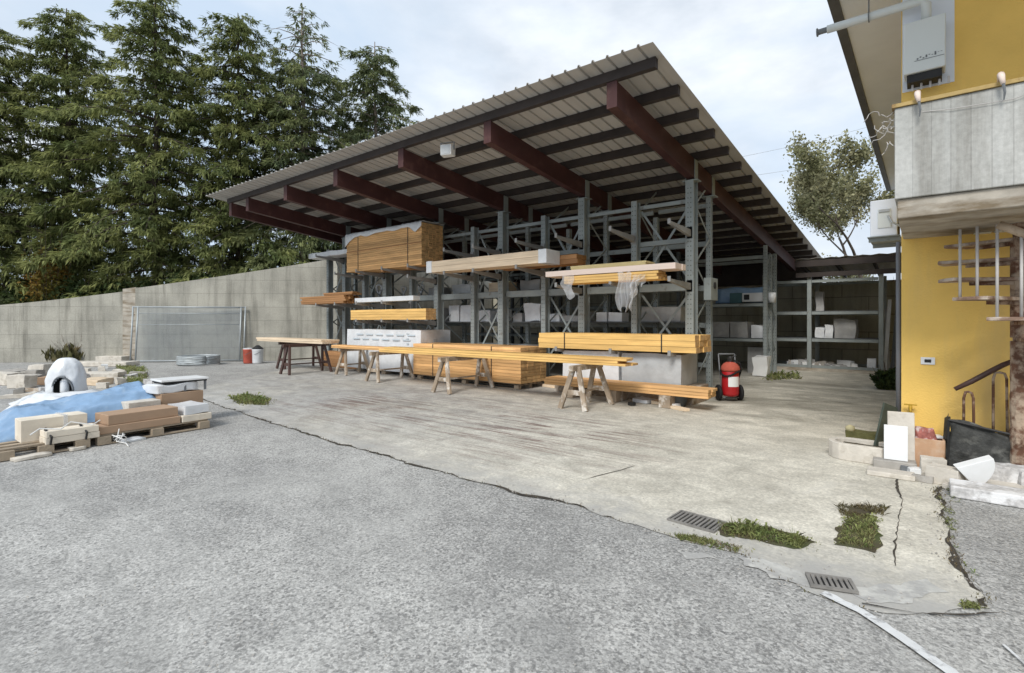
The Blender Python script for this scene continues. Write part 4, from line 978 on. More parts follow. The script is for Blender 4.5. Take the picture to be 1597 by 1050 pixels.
# ------------------------------------------------------------------ yellow house
HX, HYF = -.24, 7.55
house = thing('yellow_house', 'yellow rendered house with concrete balcony and deep grey eaves', 'house', (HX, HYF, 0))
m = MB(); m.box(0, 9, 0, 12, 0, 5.78); m.build('wall', 'yellow', house)
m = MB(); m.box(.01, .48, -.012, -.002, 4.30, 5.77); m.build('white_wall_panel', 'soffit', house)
bl = onY(1395, 300, 5.95).x-HX; by = 5.95-HYF
m = MB(); m.box(bl+.02, 9, by+.03, -.002, 2.57, 2.748); m.build('balcony_slab', 'slab_edge', house, bevel=.01)
bp = MB(); bp.box(bl, 9, by, by+.13, 2.75, 3.60); bp.box(bl, bl+.13, by+.13, -.002, 2.75, 3.60); bpo = bp.build('balcony_parapet', 'parapet', house, bevel=.008)
m = MB(); m.box(bl-.02, 9.02, by-.02, by+.15, 3.602, 3.635); m.build('parapet_cap', M('rusty_yellow_cap', (.40, .29, .12), .35, 5, rough=.8, stain=((.16, .08, .04), 6., .55, .7)), bpo)
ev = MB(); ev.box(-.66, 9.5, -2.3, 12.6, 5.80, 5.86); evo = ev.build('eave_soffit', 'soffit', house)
m = MB(); m.box(-.78, -.662, -2.3, 12.6, 5.77, 5.98); m.box(-.66, 9.5, -2.42, -2.302, 5.77, 5.98); m.build('gutter', 'fascia', evo)
m = MB()
zr0, zr1 = 5.99, 7.2
m.add([(-.78, -2.42, zr0), (9.5, -2.42, zr0), (9.5, 12.6, zr0), (-.78, 12.6, zr0), (4.3, -2.42, zr1), (4.3, 12.6, zr1)], [(0, 3, 5, 4), (1, 4, 5, 2), (0, 4, 1), (3, 2, 5), (0, 1, 2, 3)]); m.build('roof', 'fascia', house)
m = MB(); m.tube([(-.03, .03, .35), (-.03, .03, 1.5), (-.03, .03, 2.55)], .024, 12); m.build('downpipe', 'pipegrey', house, smooth=True)
# fixtures
a = onY(1408, 130, HYF-.02); b2 = onY(1476, 40, HYF-.02)
bo = thing('gas_boiler', 'white wall-hung gas boiler above the balcony', 'boiler', (onY(1409, 100, 7.3).x, 7.3, onY(1409, 122, 7.3).z))
bw, bh = onY(1475, 100, 7.3).x-onY(1409, 100, 7.3).x, onY(1409, 38, 7.3).z-onY(1409, 122, 7.3).z
m = MB(); m.box(0, bw, 0, .23, .03, bh); m.build('casing', 'boiler', bo, bevel=.012)
m = MB(); m.box(.03, bw-.03, .03, .22, -.06, .028); m.build('underside', 'black', bo)
m = MB()
for k in range(5): m.tube([(.08+.08*k, .12, -.13), (.08+.08*k, .12, -.05)], .012, 6)
parts(m, 'connection_pipe', 'railgrey', bo)
m = MB(); pts = []
for k in range(9): m.box(.12+k*.026, .135+k*.026, -.004, -.001, .17+.012*math.sin(k*1.9)+.003*k, .185+.012*math.sin(k*2.3)+.003*k)
m.box(.10, .36, -.004, -.001, .155, .160); m.build('logo_marks', 'mark', bo)
fpx = bw*.55
m = MB(); zf = onY(1435, 2, 7.4).z-bo.location.z; tipx = onY(1290, 46, 7.4).x-bo.location.x
m.tube([(fpx, .1, bh-.02), (fpx, .1, zf-.06), (fpx-.05, .1, zf), (tipx, .1, zf)], .048, 14); fo = m.build('flue_pipe', 'boiler', bo, smooth=True)
m = MB(); m.tube([(tipx-.10, .1, zf), (tipx-.002, .1, zf)], .034, 12); m.tube([(tipx-.115, .1, zf), (tipx-.10, .1, zf)], .05, 12); m.build('flue_terminal', 'mark', fo)
m = MB(); xx = onY(1355, 20, 7.4).x-bo.location.x; m.tube([(xx, .1, zf), (xx, .1, 5.8-bo.location.z)], .008, 6); m.tube([(xx, .1+.06*math.cos(a), zf+.06*math.sin(a)) for a in [math.pi*2*k/12 for k in range(13)]], .006, 5); m.build('hanger', 'mark', fo)
# outdoor air-conditioning unit on the side wall
ap = onY(1395, 372, 7.5)
ac = thing('air_conditioner', 'pale outdoor air-conditioning unit bracketed to the side of the house', 'air conditioner', (-.26, 7.9, onY(1380, 368, 7.9).z))
aw = -.26-onY(1357, 340, 7.9).x; ah = onY(1380, 311, 7.9).z-ac.location.z
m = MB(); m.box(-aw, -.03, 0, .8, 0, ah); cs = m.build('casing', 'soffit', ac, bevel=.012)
m = MB(); m.box(-aw*.75, -aw*.30, -.012, -.002, .10, ah-.12); m.build('access_cover', 'boiler', cs, bevel=.004)
m = MB(); m.box(-aw*.70, -aw*.35, -.03, -.013, ah-.16, ah-.13); m.tube([(-aw*.4, -.03, .25), (-aw*.25, -.06, .15), (-.0, -.04, .1)], .012, 6); m.build('handle', 'greyfilm', cs)
m = MB(); m.box(-aw-.02, -.0, .05, .1, -.06, -.01); m.box(-aw-.02, -.0, .7, .75, -.06, -.01); m.box(-aw-.03, 0, -.02, .82, -.009, -.001); parts(m, 'bracket', 'steel', ac)
# socket, tap, boxes under the balcony
s = onY(1447, 563, HYF); st = thing('wall_socket', 'small white power socket plate on the yellow wall', 'socket', (s.x, HYF-.003, s.z))
m = MB(); m.box(-.065, .065, -.012, 0, -.042, .042); m.build('plate', 'white', st, bevel=.004); m = MB(); m.box(-.03, .03, -.015, -.0125, -.018, .018); m.build('outlet', 'black', st)
s = onY(1420, 636, HYF-.05); st = thing('garden_tap', 'small yellow garden tap on the corner of the wall', 'tap', s)
m = MB(); m.tube([(0, .05, 0), (0, -.05, 0), (0, -.07, -.05)], .013, 8); m.lathe([(.018, -.02), (.018, .03)], (0, -.03, 0), 10); m.build('spout', 'yellowtap', st, smooth=True); m = MB(); m.box(-.06, .06, -.04, -.02, .032, .045); m.build('handle', 'yellowtap', st)
for k, (x0, x1, y0, y1, lab) in enumerate(((1519, 1547, 339, 361, 'rounded white meter box under the balcony, left one'), (1552, 1571, 336, 357, 'square white meter box under the balcony, right one'))):
    a = onY(x0, y0, HYF-.12); b2 = onY(x1, y1, HYF-.12); m = MB(); m.box(0, b2.x-a.x, 0, .115, 0, min(2.56, a.z)-b2.z); o = m.build('meter_box', 'boiler', None, bevel=.02 if k == 0 else .006); place(o, (a.x, HYF-.12, b2.z)); tag(o, lab, 'box')
# clothes-line brackets and stray wire on the parapet
for k, (px, lab) in enumerate(((1431, 'pinkish knobbed clothes-line bracket near the left end of the balcony'), (1561, 'pinkish knobbed clothes-line bracket at the right of the balcony'))):
    x = onY(px, 150, 5.93).x; t = thing('line_bracket', lab, 'bracket', (x, 5.93, 3.62), 0, 'clothes-line brackets'); 
    m = MB(); m.tube([(0, .08, .02), (0, .0, .075), (0, -.05, .04), (.01, -.06, -.03)], [.018, .026, .024, .016], 8); m.build('knob', 'pinkish', t, smooth=True)
    m = MB(); m.tube([(.01, -.06, -.03), (.02, -.055, -.1), (.015, -.04, -.16)], [.012, .01, .005], 6); m.build('stem', 'mark', t)
a = onY(1396, 195, 5.95); m = MB(); r = random.Random(5)
for k in range(7):
    pts = []; q = Vector((0, .05, r.uniform(-.18, .15)))
    for j in range(12): pts.append(tuple(q)); q += Vector((-.02+r.uniform(-.02, .025), r.uniform(-.01, .03), r.uniform(-.04, .035)))
    m.tube(pts, .0035, 4)
m.tube([(0, .02, .1), (.4, -.02, .04), (.8, -.02, .02), (1.1, -.02, .09)], .0035, 4)
o = m.build('wire', 'railgrey', None); place(o, a); tag(o, 'tangle of thin stray wire at the left end of the balcony', 'wire')

# ------------------------------------------------------------------ spiral staircase
scol = onY(1593, 600, 7.02); sx, sy = scol.x, 7.02
ss = thing('spiral_staircase', 'rusty spiral staircase winding up to the balcony', 'staircase', (sx, sy, .006))
m = MB(); r = random.Random(3); pts = []; rr = []
for k in range(30): pts.append((r.uniform(-.004, .004), r.uniform(-.004, .004), k*.095)); rr.append(.055+r.uniform(0, .014)+(.02 if k < 14 else 0))
m.tube(pts, rr, 12); m.build('column', 'rust', ss)
az_cam = math.atan2(-_c, _s)                                  # direction towards the camera
TR = .64
def zpix(y, dep=5.5): return EYE+(HY-y)/FPX*dep
steps = []
for k in range(-6, 7): steps.append((az_cam-R(22)-R(29)*k, 1.44+.198*k))
for k, (az, z) in enumerate(steps):
    if z > 2.5 or k < 3: continue
    m = MB(); a1 = R(15)
    pl_ = [(.05*math.cos(az-R(80)), .05*math.sin(az-R(80)))]+[(TR*math.cos(az+a1*f), TR*math.sin(az+a1*f)) for f in (-1, -.5, 0, .5, 1)]+[(.05*math.cos(az+R(80)), .05*math.sin(az+R(80)))]
    m.prism(pl_, z-.035, z); tr = m.build('tread', 'tread', ss, bevel=.006)
    m = MB(); m.tube([(.0, 0, z-.20), (.0, 0, z-.036)], .085, 10); m.prism([(.05*math.cos(az-.8), .05*math.sin(az-.8)), (.42*math.cos(az), .42*math.sin(az)), (.05*math.cos(az+.8), .05*math.sin(az+.8))], z-.075, z-.036); m.build('support', 'rust', tr)
tops = []
for k, (az, z) in enumerate(steps):
    if z < 1.35: continue
    for f in (-.55, .45):
        a = az+R(15)*f; zt = z+.80+.198*(-f)*.5
        if z > 2.0: continue
        p = Vector((TR*.97*math.cos(a), TR*.97*math.sin(a), 0)); ztop = min(zt, 2.5)
        m = MB(); m.tube([(p.x, p.y, z), (p.x, p.y, ztop)], .0125, 8); m.build('baluster', 'railgrey', ss, smooth=True); tops.append((p.x, p.y, ztop))
if tops:
    pts = []
    for k in range(-4, 16): 
        kk = k/4; a = az_cam-R(22)-R(29)*kk; z = 1.44+.198*kk+.80
        pts.append((TR*.97*math.cos(a), TR*.97*math.sin(a), min(z, 2.52)))
    pts = [p for p in pts if p[2] < 2.5]; m = MB(); m.tube(pts, .038, 10); m.build('handrail', 'railbeige', ss, smooth=True)
def loc(px, py, Y): q = onY(px, py, Y); return (q.x-sx, Y-sy, q.z)
m = MB(); m.tube([loc(1489, 608, 7.2), loc(1515, 596, 7.22), loc(1545, 580, 7.26), loc(1565, 570, 7.28), loc(1583, 563, 7.28)], [.022, .027, .027, .027, .024], 10); m.build('lower_handrail', 'railbrown', ss, smooth=True)
for (x0, x1, yt, Y) in ((1503, 1518, 612, 7.21), (1549, 1570, 582, 7.27)):
    a = loc(x0, yt+10, Y); b2 = loc(x1, yt+10, Y); c2 = loc((x0+x1)/2, yt, Y)
    m = MB(); m.tube([(a[0], a[1], 0), a, (a[0]+.015, a[1], c2[2]-.005), c2, (b2[0]-.015, b2[1], c2[2]-.01), b2, (b2[0]+.01, b2[1], 0)], .0125, 8); m.build('hoop_baluster', 'rust', ss, smooth=True)

# ------------------------------------------------------------------ stones, crates and planters at the house corner
def at(o, px, py, z=.007, rz=0., rx=0., ry=0.): q = gnd(px, py); return place(o, (q.x, q.y, z), rz, rx, ry)
mt['tornmesh'] = M('dark_torn_mesh', (.042, .043, .040), .6, 9, rough=.6, bump=.5, stain=((.12, .12, .11), 7., .52, .68))
t = thing('black_crate', 'torn black mesh crate full of rags under the staircase', 'crate'); at(t, 1563, 752, .012, R(2)); t.location.y += .20
def cr(u, v):
    x = -.42+.86*u; return (x+.02*math.sin(v*7), -.17-.03*v+.03*mnoise.noise(Vector((u*6, v*6, 2))), .56*(1-v)-.17*u*(1-v)+.03*math.sin(u*9)*(1-v)+.004)
sheet_drape('front_cloth', t, cr, 26, 12, 'tornmesh')
def cs2(u, v):
    y = -.18+.36*u; return (-.42-.03*v+.02*math.sin(u*8), y, .56*(1-v)+.02*math.sin(u*7)*(1-v)+.004)
sheet_drape('side_cloth', t, cs2, 14, 10, 'tornmesh')
lumpy(.78, .30, .40, .05, 140, 8, 5).build('stuffing', M('dark_rags', (.045, .043, .038), .5, 8, rough=.8, bump=.5, stain=((.12, .11, .09), 5., .55, .7)), t, smooth=True)
m = MB(); m.tube([(-.42, -.19, .56), (.0, -.19, .48), (.46, -.18, .40)], .014, 6); m.tube([(-.42, -.19, .0), (-.42, -.19, .56)], .012, 6); m.build('rim', 'black', t)
o = MB(); pts = [(0, 0)]+[(.30*math.cos(R(76)*k/8), .25*math.sin(R(76)*k/8)) for k in range(9)]; o.prism(pts, 0, .09); o = o.build('marble_wedge', 'marble', None, bevel=.006); at(o, 1492, 764, .205, R(14), R(-78), R(-24)); tag(o, 'white quarter-round marble offcut tilted against the black crate', 'stone')
o = lumpy(.30, .22, .17, .025, 151, 5, 5).build('rubble_stone', 'granite', None, bevel=.004); at(o, 1578, 757, .03, R(-10)); tag(o, 'rough white stone lump on the kerb at the right edge', 'stone')
o = lumpy(.24, .2, .15, .025, 152, 5, 5).build('rubble_stone', 'granite', None, bevel=.004); at(o, 1608, 762, .03, R(20)); tag(o, 'rough grey stone past the white lump at the right edge', 'stone')
o = MB(); o.box(0, .98, 0, .30, 0, .105); o = o.build('kerb_stone', 'granite', None, bevel=.01); a = gnd(1482, 776); place(o, (a.x, a.y, .004), 0); tag(o, 'rough-faced granite kerb block in front of the black crate', 'kerb')
o = MB(); o.box(0, .95, 0, .30, 0, .10); o = o.build('kerb_stone', 'granite', None, bevel=.01); place(o, (a.x+1.0, a.y-.01, .004), R(1)); tag(o, 'second granite kerb block continuing past the right edge', 'kerb')
o = MB(); o.box(0, 2.3, 0, .5, 0, .04); o = o.build('paving_slab', 'stone', None, bevel=.01); place(o, (a.x+.02, a.y+.31, .008)); tag(o, 'pale paving slab behind the granite kerb', 'slab')
# terracotta box with a red net bag
t = thing('clay_box', 'orange clay block box standing against the yellow wall', 'box'); at(t, 1444, 734, .007, R(4))
bw2 = .33
m = MB(); m.box(-bw2/2, bw2/2, 0, .02, 0, .33); m.box(-bw2/2, bw2/2, .24, .26, 0, .33); m.box(-bw2/2, -bw2/2+.02, .02, .24, 0, .33); m.box(bw2/2-.02, bw2/2, .02, .24, 0, .33); m.box(-bw2/2+.02, bw2/2-.02, .02, .24, .0, .26); m.build('body', 'terracotta', t, bevel=.006)
o = lumpy(.22, .16, .17, .03, 161, 7, 7, pinch=.35).build('net_bag', 'rednet', None, smooth=True); at(o, 1441, 734, .265, R(4)); o.location.y += .13; tag(o, 'crumpled red net bag stuffed in the clay box', 'bag')
o = MB(); o.box(-.06, .06, -.05, .05, 0, .03); o = o.build('stone_chip', 'marble', None, bevel=.006); at(o, 1458, 734, .332, R(20)); o.location.y += .12; tag(o, 'small white chip lying on the rim of the clay box', 'stone')
# slabs
o = MB(); o.box(-.12, .12, -.025, .025, 0, .60); o = o.build('stone_slab', 'stone', None, bevel=.006); at(o, 1405, 733, .007, R(8), R(-5)); o.location.y += .10; tag(o, 'tall cream stone slab leaning at the house corner', 'stone slab')
o = MB(); o.box(-.105, .105, -.012, .012, 0, .37); o = o.build('marble_slab', 'marble', None, bevel=.004); at(o, 1397, 733, .105, R(2), R(-7)); tag(o, 'clean white marble slab leaning in front of the tall cream slab', 'stone slab')
o = MB(); o.box(-.19, .19, -.12, .12, 0, .095); o = o.build('stone_block', 'greystone', None, bevel=.008); at(o, 1395, 731, .007, R(4)); tag(o, 'flat grey stone block under the white marble slab', 'stone')
o = MB(); o.box(-.2, .2, -.1, .1, 0, .05); o = o.build('stone_block', 'stone', None, bevel=.008); at(o, 1390, 739, .0065, R(2)); o.location.z = .008; tag(o, 'thin pale stone under the flat grey block', 'stone'); o.location.y -= .13
for k, (px, py, sx_, sy_, h, mm, lab) in enumerate(((1455, 745, .20, .12, .20, 'stone', 'pale upright stone block in front of the clay box'), (1474, 756, .26, .16, .17, 'stone', 'sandy stone piece with small holes beside the kerb'), (1430, 742, .14, .1, .07, 'marble', 'small white stone left of the upright block'), (1440, 752, .16, .10, .06, 'greystone', 'small grey stone on the mossy joint'), (1490, 765, .16, .12, .05, 'stone', 'flat sandy chip at the end of the kerb'), (1411, 738, .07, .06, .07, 'mark', 'dark blue scrap at the foot of the cream slab'))):
    o = lumpy(sx_, sy_, h, .018, 170+k, 4, 7).build('rubble_stone', mm, None, bevel=.004); at(o, px, py, .007, rnd.uniform(-.4, .4)); tag(o, lab, 'stone')
# stone trough (rounded) and mossy planter
t = thing('stone_trough', 'low pale stone trough with rounded end at the house corner', 'trough'); q = gnd(1348, 717); place(t, (q.x, q.y, .007), R(-3))
outl = []; inl = []
for s_, ox in ((1, .19), (-1, -.14)):
    for k in range(9): a = R(-90)+R(180)*k/8 if s_ == 1 else R(90)+R(180)*k/8; outl.append((ox+(.06 if s_ == 1 else .22)*math.cos(a), .22*math.sin(a))); inl.append((ox+(.02 if s_ == 1 else .15)*math.cos(a), .15*math.sin(a)))
m = MB(); n = len(outl)
vs = [(x, y, 0) for x, y in outl]+[(x, y, .19) for x, y in outl]+[(x, y, .19) for x, y in inl]+[(x, y, .12) for x, y in inl]
fs = [tuple(range(n-1, -1, -1))]+[(i, (i+1) % n, n+(i+1) % n, n+i) for i in range(n)]+[(n+i, n+(i+1) % n, 2*n+(i+1) % n, 2*n+i) for i in range(n)]+[(2*n+i, 2*n+(i+1) % n, 3*n+(i+1) % n, 3*n+i) for i in range(n)]+[tuple(range(3*n, 4*n))]
m.add(vs, fs); m.build('basin', 'stone', t, bevel=.008)
o = lumpy(.40, .22, .03, .012, 181, 6, 6).build('soil', 'soil', t); o.location = (-.02, 0, .122)
t = thing('mossy_planter', 'green mossy stone planter standing behind the trough', 'planter'); q = gnd(1352, 700); place(t, (q.x, q.y, .007), R(-4))
lumpy(.42, .24, .20, .03, 182, 8, 5).build('body', 'moss', t)
m = MB(); m.lathe([(.03, 0), (.055, .03), (.05, .07), (.01, .09)], (-.17, -.06, .19), 12); m.build('knob', M('lichen_knob', (.38, .34, .2), .3, 9), t, smooth=True)
o = MB(); o.box(-.13, .13, -.012, .012, 0, .62); o = o.build('slate', M('dark_green_slate', (.06, .075, .06), .3, 5, rough=.7), None, bevel=.004); at(o, 1372, 715, .02, R(58), R(0), R(18)); tag(o, 'dark green slate leaning between the planter and the marble slab', 'slate')

# ------------------------------------------------------------------ vegetation
def blades(name, pts, n, hmin, hmax, wd, mat, lean=.5, seed=0, z0=.008, spread=None, label=None):
    """n blades scattered over a ground polygon (list of points)"""
    r = np.random.default_rng(seed); P = np.array([(p.x, p.y) for p in pts])
    lo, hi = P.min(0), P.max(0); out = []
    while len(out) < n:
        c = r.uniform(lo, hi, (n, 2)); ins = np.zeros(n, bool); j = len(P)-1
        for i in range(len(P)):
            cond = (P[i, 1] > c[:, 1]) != (P[j, 1] > c[:, 1])
            xi = (P[j, 0]-P[i, 0])*(c[:, 1]-P[i, 1])/(P[j, 1]-P[i, 1]+1e-12)+P[i, 0]
            ins ^= cond & (c[:, 0] < xi); j = i
        for q in c[ins]:
            if mnoise.noise(Vector((q[0]*5, q[1]*5, seed))) > -.25+.3*r.random()-.15: out.append(q)
            if len(out) >= n: break
    Q = np.array(out[:n]); h = r.uniform(hmin, hmax, n)*(.5+.5*r.random(n)); az = r.uniform(0, 6.283, n); ln = h*lean*r.uniform(.2, 1.4, n); fa = r.uniform(0, 6.283, n)
    w2 = wd*r.uniform(.6, 1.4, n)/2
    b0 = np.c_[Q[:, 0]-np.cos(fa)*w2, Q[:, 1]-np.sin(fa)*w2, np.full(n, z0)]; b1 = np.c_[Q[:, 0]+np.cos(fa)*w2, Q[:, 1]+np.sin(fa)*w2, np.full(n, z0)]
    m1 = np.c_[Q[:, 0]+np.cos(az)*ln*.4+np.cos(fa)*w2*.8, Q[:, 1]+np.sin(az)*ln*.4+np.sin(fa)*w2*.8, z0+h*.62]; m0 = np.c_[Q[:, 0]+np.cos(az)*ln*.4-np.cos(fa)*w2*.8, Q[:, 1]+np.sin(az)*ln*.4-np.sin(fa)*w2*.8, z0+h*.62]
    t0 = np.c_[Q[:, 0]+np.cos(az)*ln, Q[:, 1]+np.sin(az)*ln, z0+h]
    V = np.stack([b0, b1, m1, t0, m0], 1).reshape(-1, 3); F = np.arange(n*5).reshape(n, 5)
    o = npmesh(name, V, F, mat); o['kind'] = 'stuff'; return o
def gp(l): return [gnd(*p) for p in l]
def rosettes(name, pts, n, lw, mat, seed):
    r = random.Random(seed); P = [p for p in pts]; V = []; F = []
    cen = sum(P, Vector())/len(P)
    for k in range(n):
        a, b2 = r.sample(P, 2); q = a.lerp(b2, r.random()).lerp(cen, r.random()*.5)
        for j in range(r.randint(4, 7)):
            az = r.uniform(0, 6.28); l = lw*r.uniform(.5, 1.4); h = l*r.uniform(.15, .9); d = Vector((math.cos(az), math.sin(az), 0)); sd2 = Vector((-d.y, d.x, 0))*l*.14
            b0 = q+Vector((0, 0, .01)); m1 = q+d*l*.55+Vector((0, 0, h)); e = q+d*l+Vector((0, 0, h*.7)); i = len(V)
            V.extend([tuple(b0), tuple(m1-sd2), tuple(e), tuple(m1+sd2)]); F.append((i, i+1, i+2, i+3))
    o = npmesh(name, V, F, mat); o['kind'] = 'stuff'; return o
def weeds(px, n, h, wdt, seed, ros=20, lw=.06):
    P = gp(px)
    blades('grass', P, int(n*.36), h*.3, h, wdt, 'grass', .9, seed=seed); blades('dry_grass', P, int(n*.22), h*.25, h*.8, wdt*.8, 'dry', 1.3, seed=seed+40); rosettes('weed_leaves', P, ros, lw, 'leafweed', seed)
    c = sum(P, Vector())/len(P); Q = [c+(p-c)*1.35 for p in P]; blades('dry_grass', Q, int(n*.06), h*.15, h*.5, wdt, 'grass', 1.5, seed=seed+80)
mt['leafweed'] = foliage('weed_leaf', (.17, .22, .075), (.30, .32, .12), .4, 4)
weeds([(358, 622), (385, 617), (422, 624), (418, 633), (372, 631)], 2200, .10, .012, 1, 60, .10)
weeds([(1052, 836), (1080, 838), (1158, 855), (1150, 864), (1100, 852), (1058, 842)], 1500, .035, .005, 2, 40, .03)
weeds([(1118, 818), (1200, 826), (1262, 845), (1250, 856), (1180, 845), (1128, 836)], 1900, .05, .005, 3, 70, .045)
weeds([(1140, 822), (1176, 822), (1180, 836), (1146, 836)], 260, .10, .007, 4, 22, .07)
weeds([(1234, 840), (1248, 840), (1250, 848), (1234, 850)], 110, .12, .007, 5, 8, .06)
bed = gp([(1318, 792), (1374, 796), (1364, 862), (1304, 852)])
bo2 = jag(bed+[bed[0]], .05, 20, .05)[:-1]; struct(flat_poly('soil_bed', bo2, .011, 'soil'))
chan = gp([(1114, 816), (1200, 824), (1264, 845), (1252, 856), (1180, 845), (1122, 836)]); struct(flat_poly('soil_bed', jag(chan+[chan[0]], .05, 21, .05)[:-1], .010, 'soil'))
weeds([(1318, 806), (1370, 808), (1360, 860), (1308, 850)], 1900, .045, .005, 6, 70, .04)
blades('dry_grass', gp([(1306, 790), (1384, 792), (1376, 812), (1312, 806)]), 700, .015, .05, .005, 'dry', 1.2, seed=7)
weeds([(1498, 940), (1530, 944), (1528, 952), (1500, 950)], 350, .03, .005, 8, 14, .03)
weeds([(178, 568), (225, 575), (232, 603), (205, 605), (190, 590)], 2400, .14, .02, 9, 80, .12)
weeds([(1196, 584), (1245, 584), (1250, 592), (1196, 594)], 900, .13, .02, 10, 40, .12)
blades('dry_grass', [p+Vector((0, .03, 0)) for p in e1[:150]]+[p-Vector((0, .03, 0)) for p in reversed(e1[:150])], 420, .008, .03, .006, 'dry', seed=11)
blades('dry_grass', [p+Vector((.05, .0, 0)) for p in e2]+[p-Vector((.05, .0, 0)) for p in reversed(e2)], 500, .01, .03, .005, 'dry', 1., seed=12)
rosettes('weed_leaves', e2, 40, .03, 'leafweed', 13)
# loose grit on the asphalt and along the slab edge
gr = MB(); r = random.Random(77)
for k in range(900):
    if k < 420: q = r.choice(e1)+Vector((r.gauss(0, .10), r.gauss(0, .10), 0))
    elif k < 560: q = r.choice(e2)+Vector((r.gauss(0, .08), r.gauss(0, .08), 0))
    else: q = gnd(r.uniform(30, 1597), r.uniform(700, 1048))
    rr = r.uniform(.003, .011)*(1 if k < 560 else .8); a = r.uniform(0, 6.28)
    gr.add([(q.x+rr*math.cos(a+j*2.1), q.y+rr*math.sin(a+j*2.1), .012) for j in range(3)]+[(q.x, q.y, .012+rr*.9)], [(0, 1, 3), (1, 2, 3), (2, 0, 3)])
o = gr.build('grit', 'greystone'); o['kind'] = 'stuff'
def bush(name, c, rx, rz_, n, lw, mat, label, cat='shrub', seed=0, dry=0, stems=14):
    t = thing(name, label, cat, (c.x, c.y, c.z)); r = np.random.default_rng(seed)
    d = r.normal(size=(n, 3)); d /= np.linalg.norm(d, axis=1)[:, None]; rad = r.random(n)**.4
    P = d*rad[:, None]*np.array([rx, rx*.8, rz_])*(.7+.45*np.array([mnoise.noise(Vector(tuple(q*2.2+seed))) for q in d]))[:, None]
    P[:, 2] = np.abs(P[:, 2]+rz_*.55); a = r.normal(size=(n, 3)); a /= np.linalg.norm(a, axis=1)[:, None]; a[:, 2] += dry*1.5; b2 = np.cross(a, r.normal(size=(n, 3))); b2 /= np.linalg.norm(b2, axis=1)[:, None]
    l = lw*r.uniform(.6, 1.5, n)[:, None]; V = np.stack([P-b2*l*.28, P+a*l*.5-b2*l*.05, P+b2*l*.28, P-a*l*.5], 1).reshape(-1, 3)
    V[:, 2] = np.maximum(V[:, 2], .01)
    npmesh('foliage', V, np.arange(n*4).reshape(n, 4), mat, t)
    m = MB(); rr = random.Random(seed)
    for k in range(stems): x, y = rr.uniform(-1, 1)*rx*.8, rr.uniform(-1, 1)*rx*.6; m.tube([(x*.3, y*.3, 0), (x*.7, y*.7, rz_*.8), (x, y, rz_*rr.uniform(1.2, 1.9))], [.012, .009, .003], 5)
    m.build('stems', 'bark' if not dry else 'deadwood', t)
    return t
p = gnd(1388, 608); bush('shrub', Vector((p.x, p.y, .005)), .42, .36, 2600, .09, 'hedge', 'dense green shrub at the foot of the house downpipe', seed=31)
p = gnd(118, 563); bush('weed_clump', Vector((p.x, p.y, .0)), 1.5, .62, 3200, .16, 'dry', 'dry brownish weed clump at the foot of the retaining wall', 'weeds', 32, 1, 40)
p = gnd(75, 563); bush('weed_clump', Vector((p.x, p.y, .0)), .9, .35, 1800, .13, 'grass', 'low green weed clump left of the dry one by the wall', 'weeds', 33)

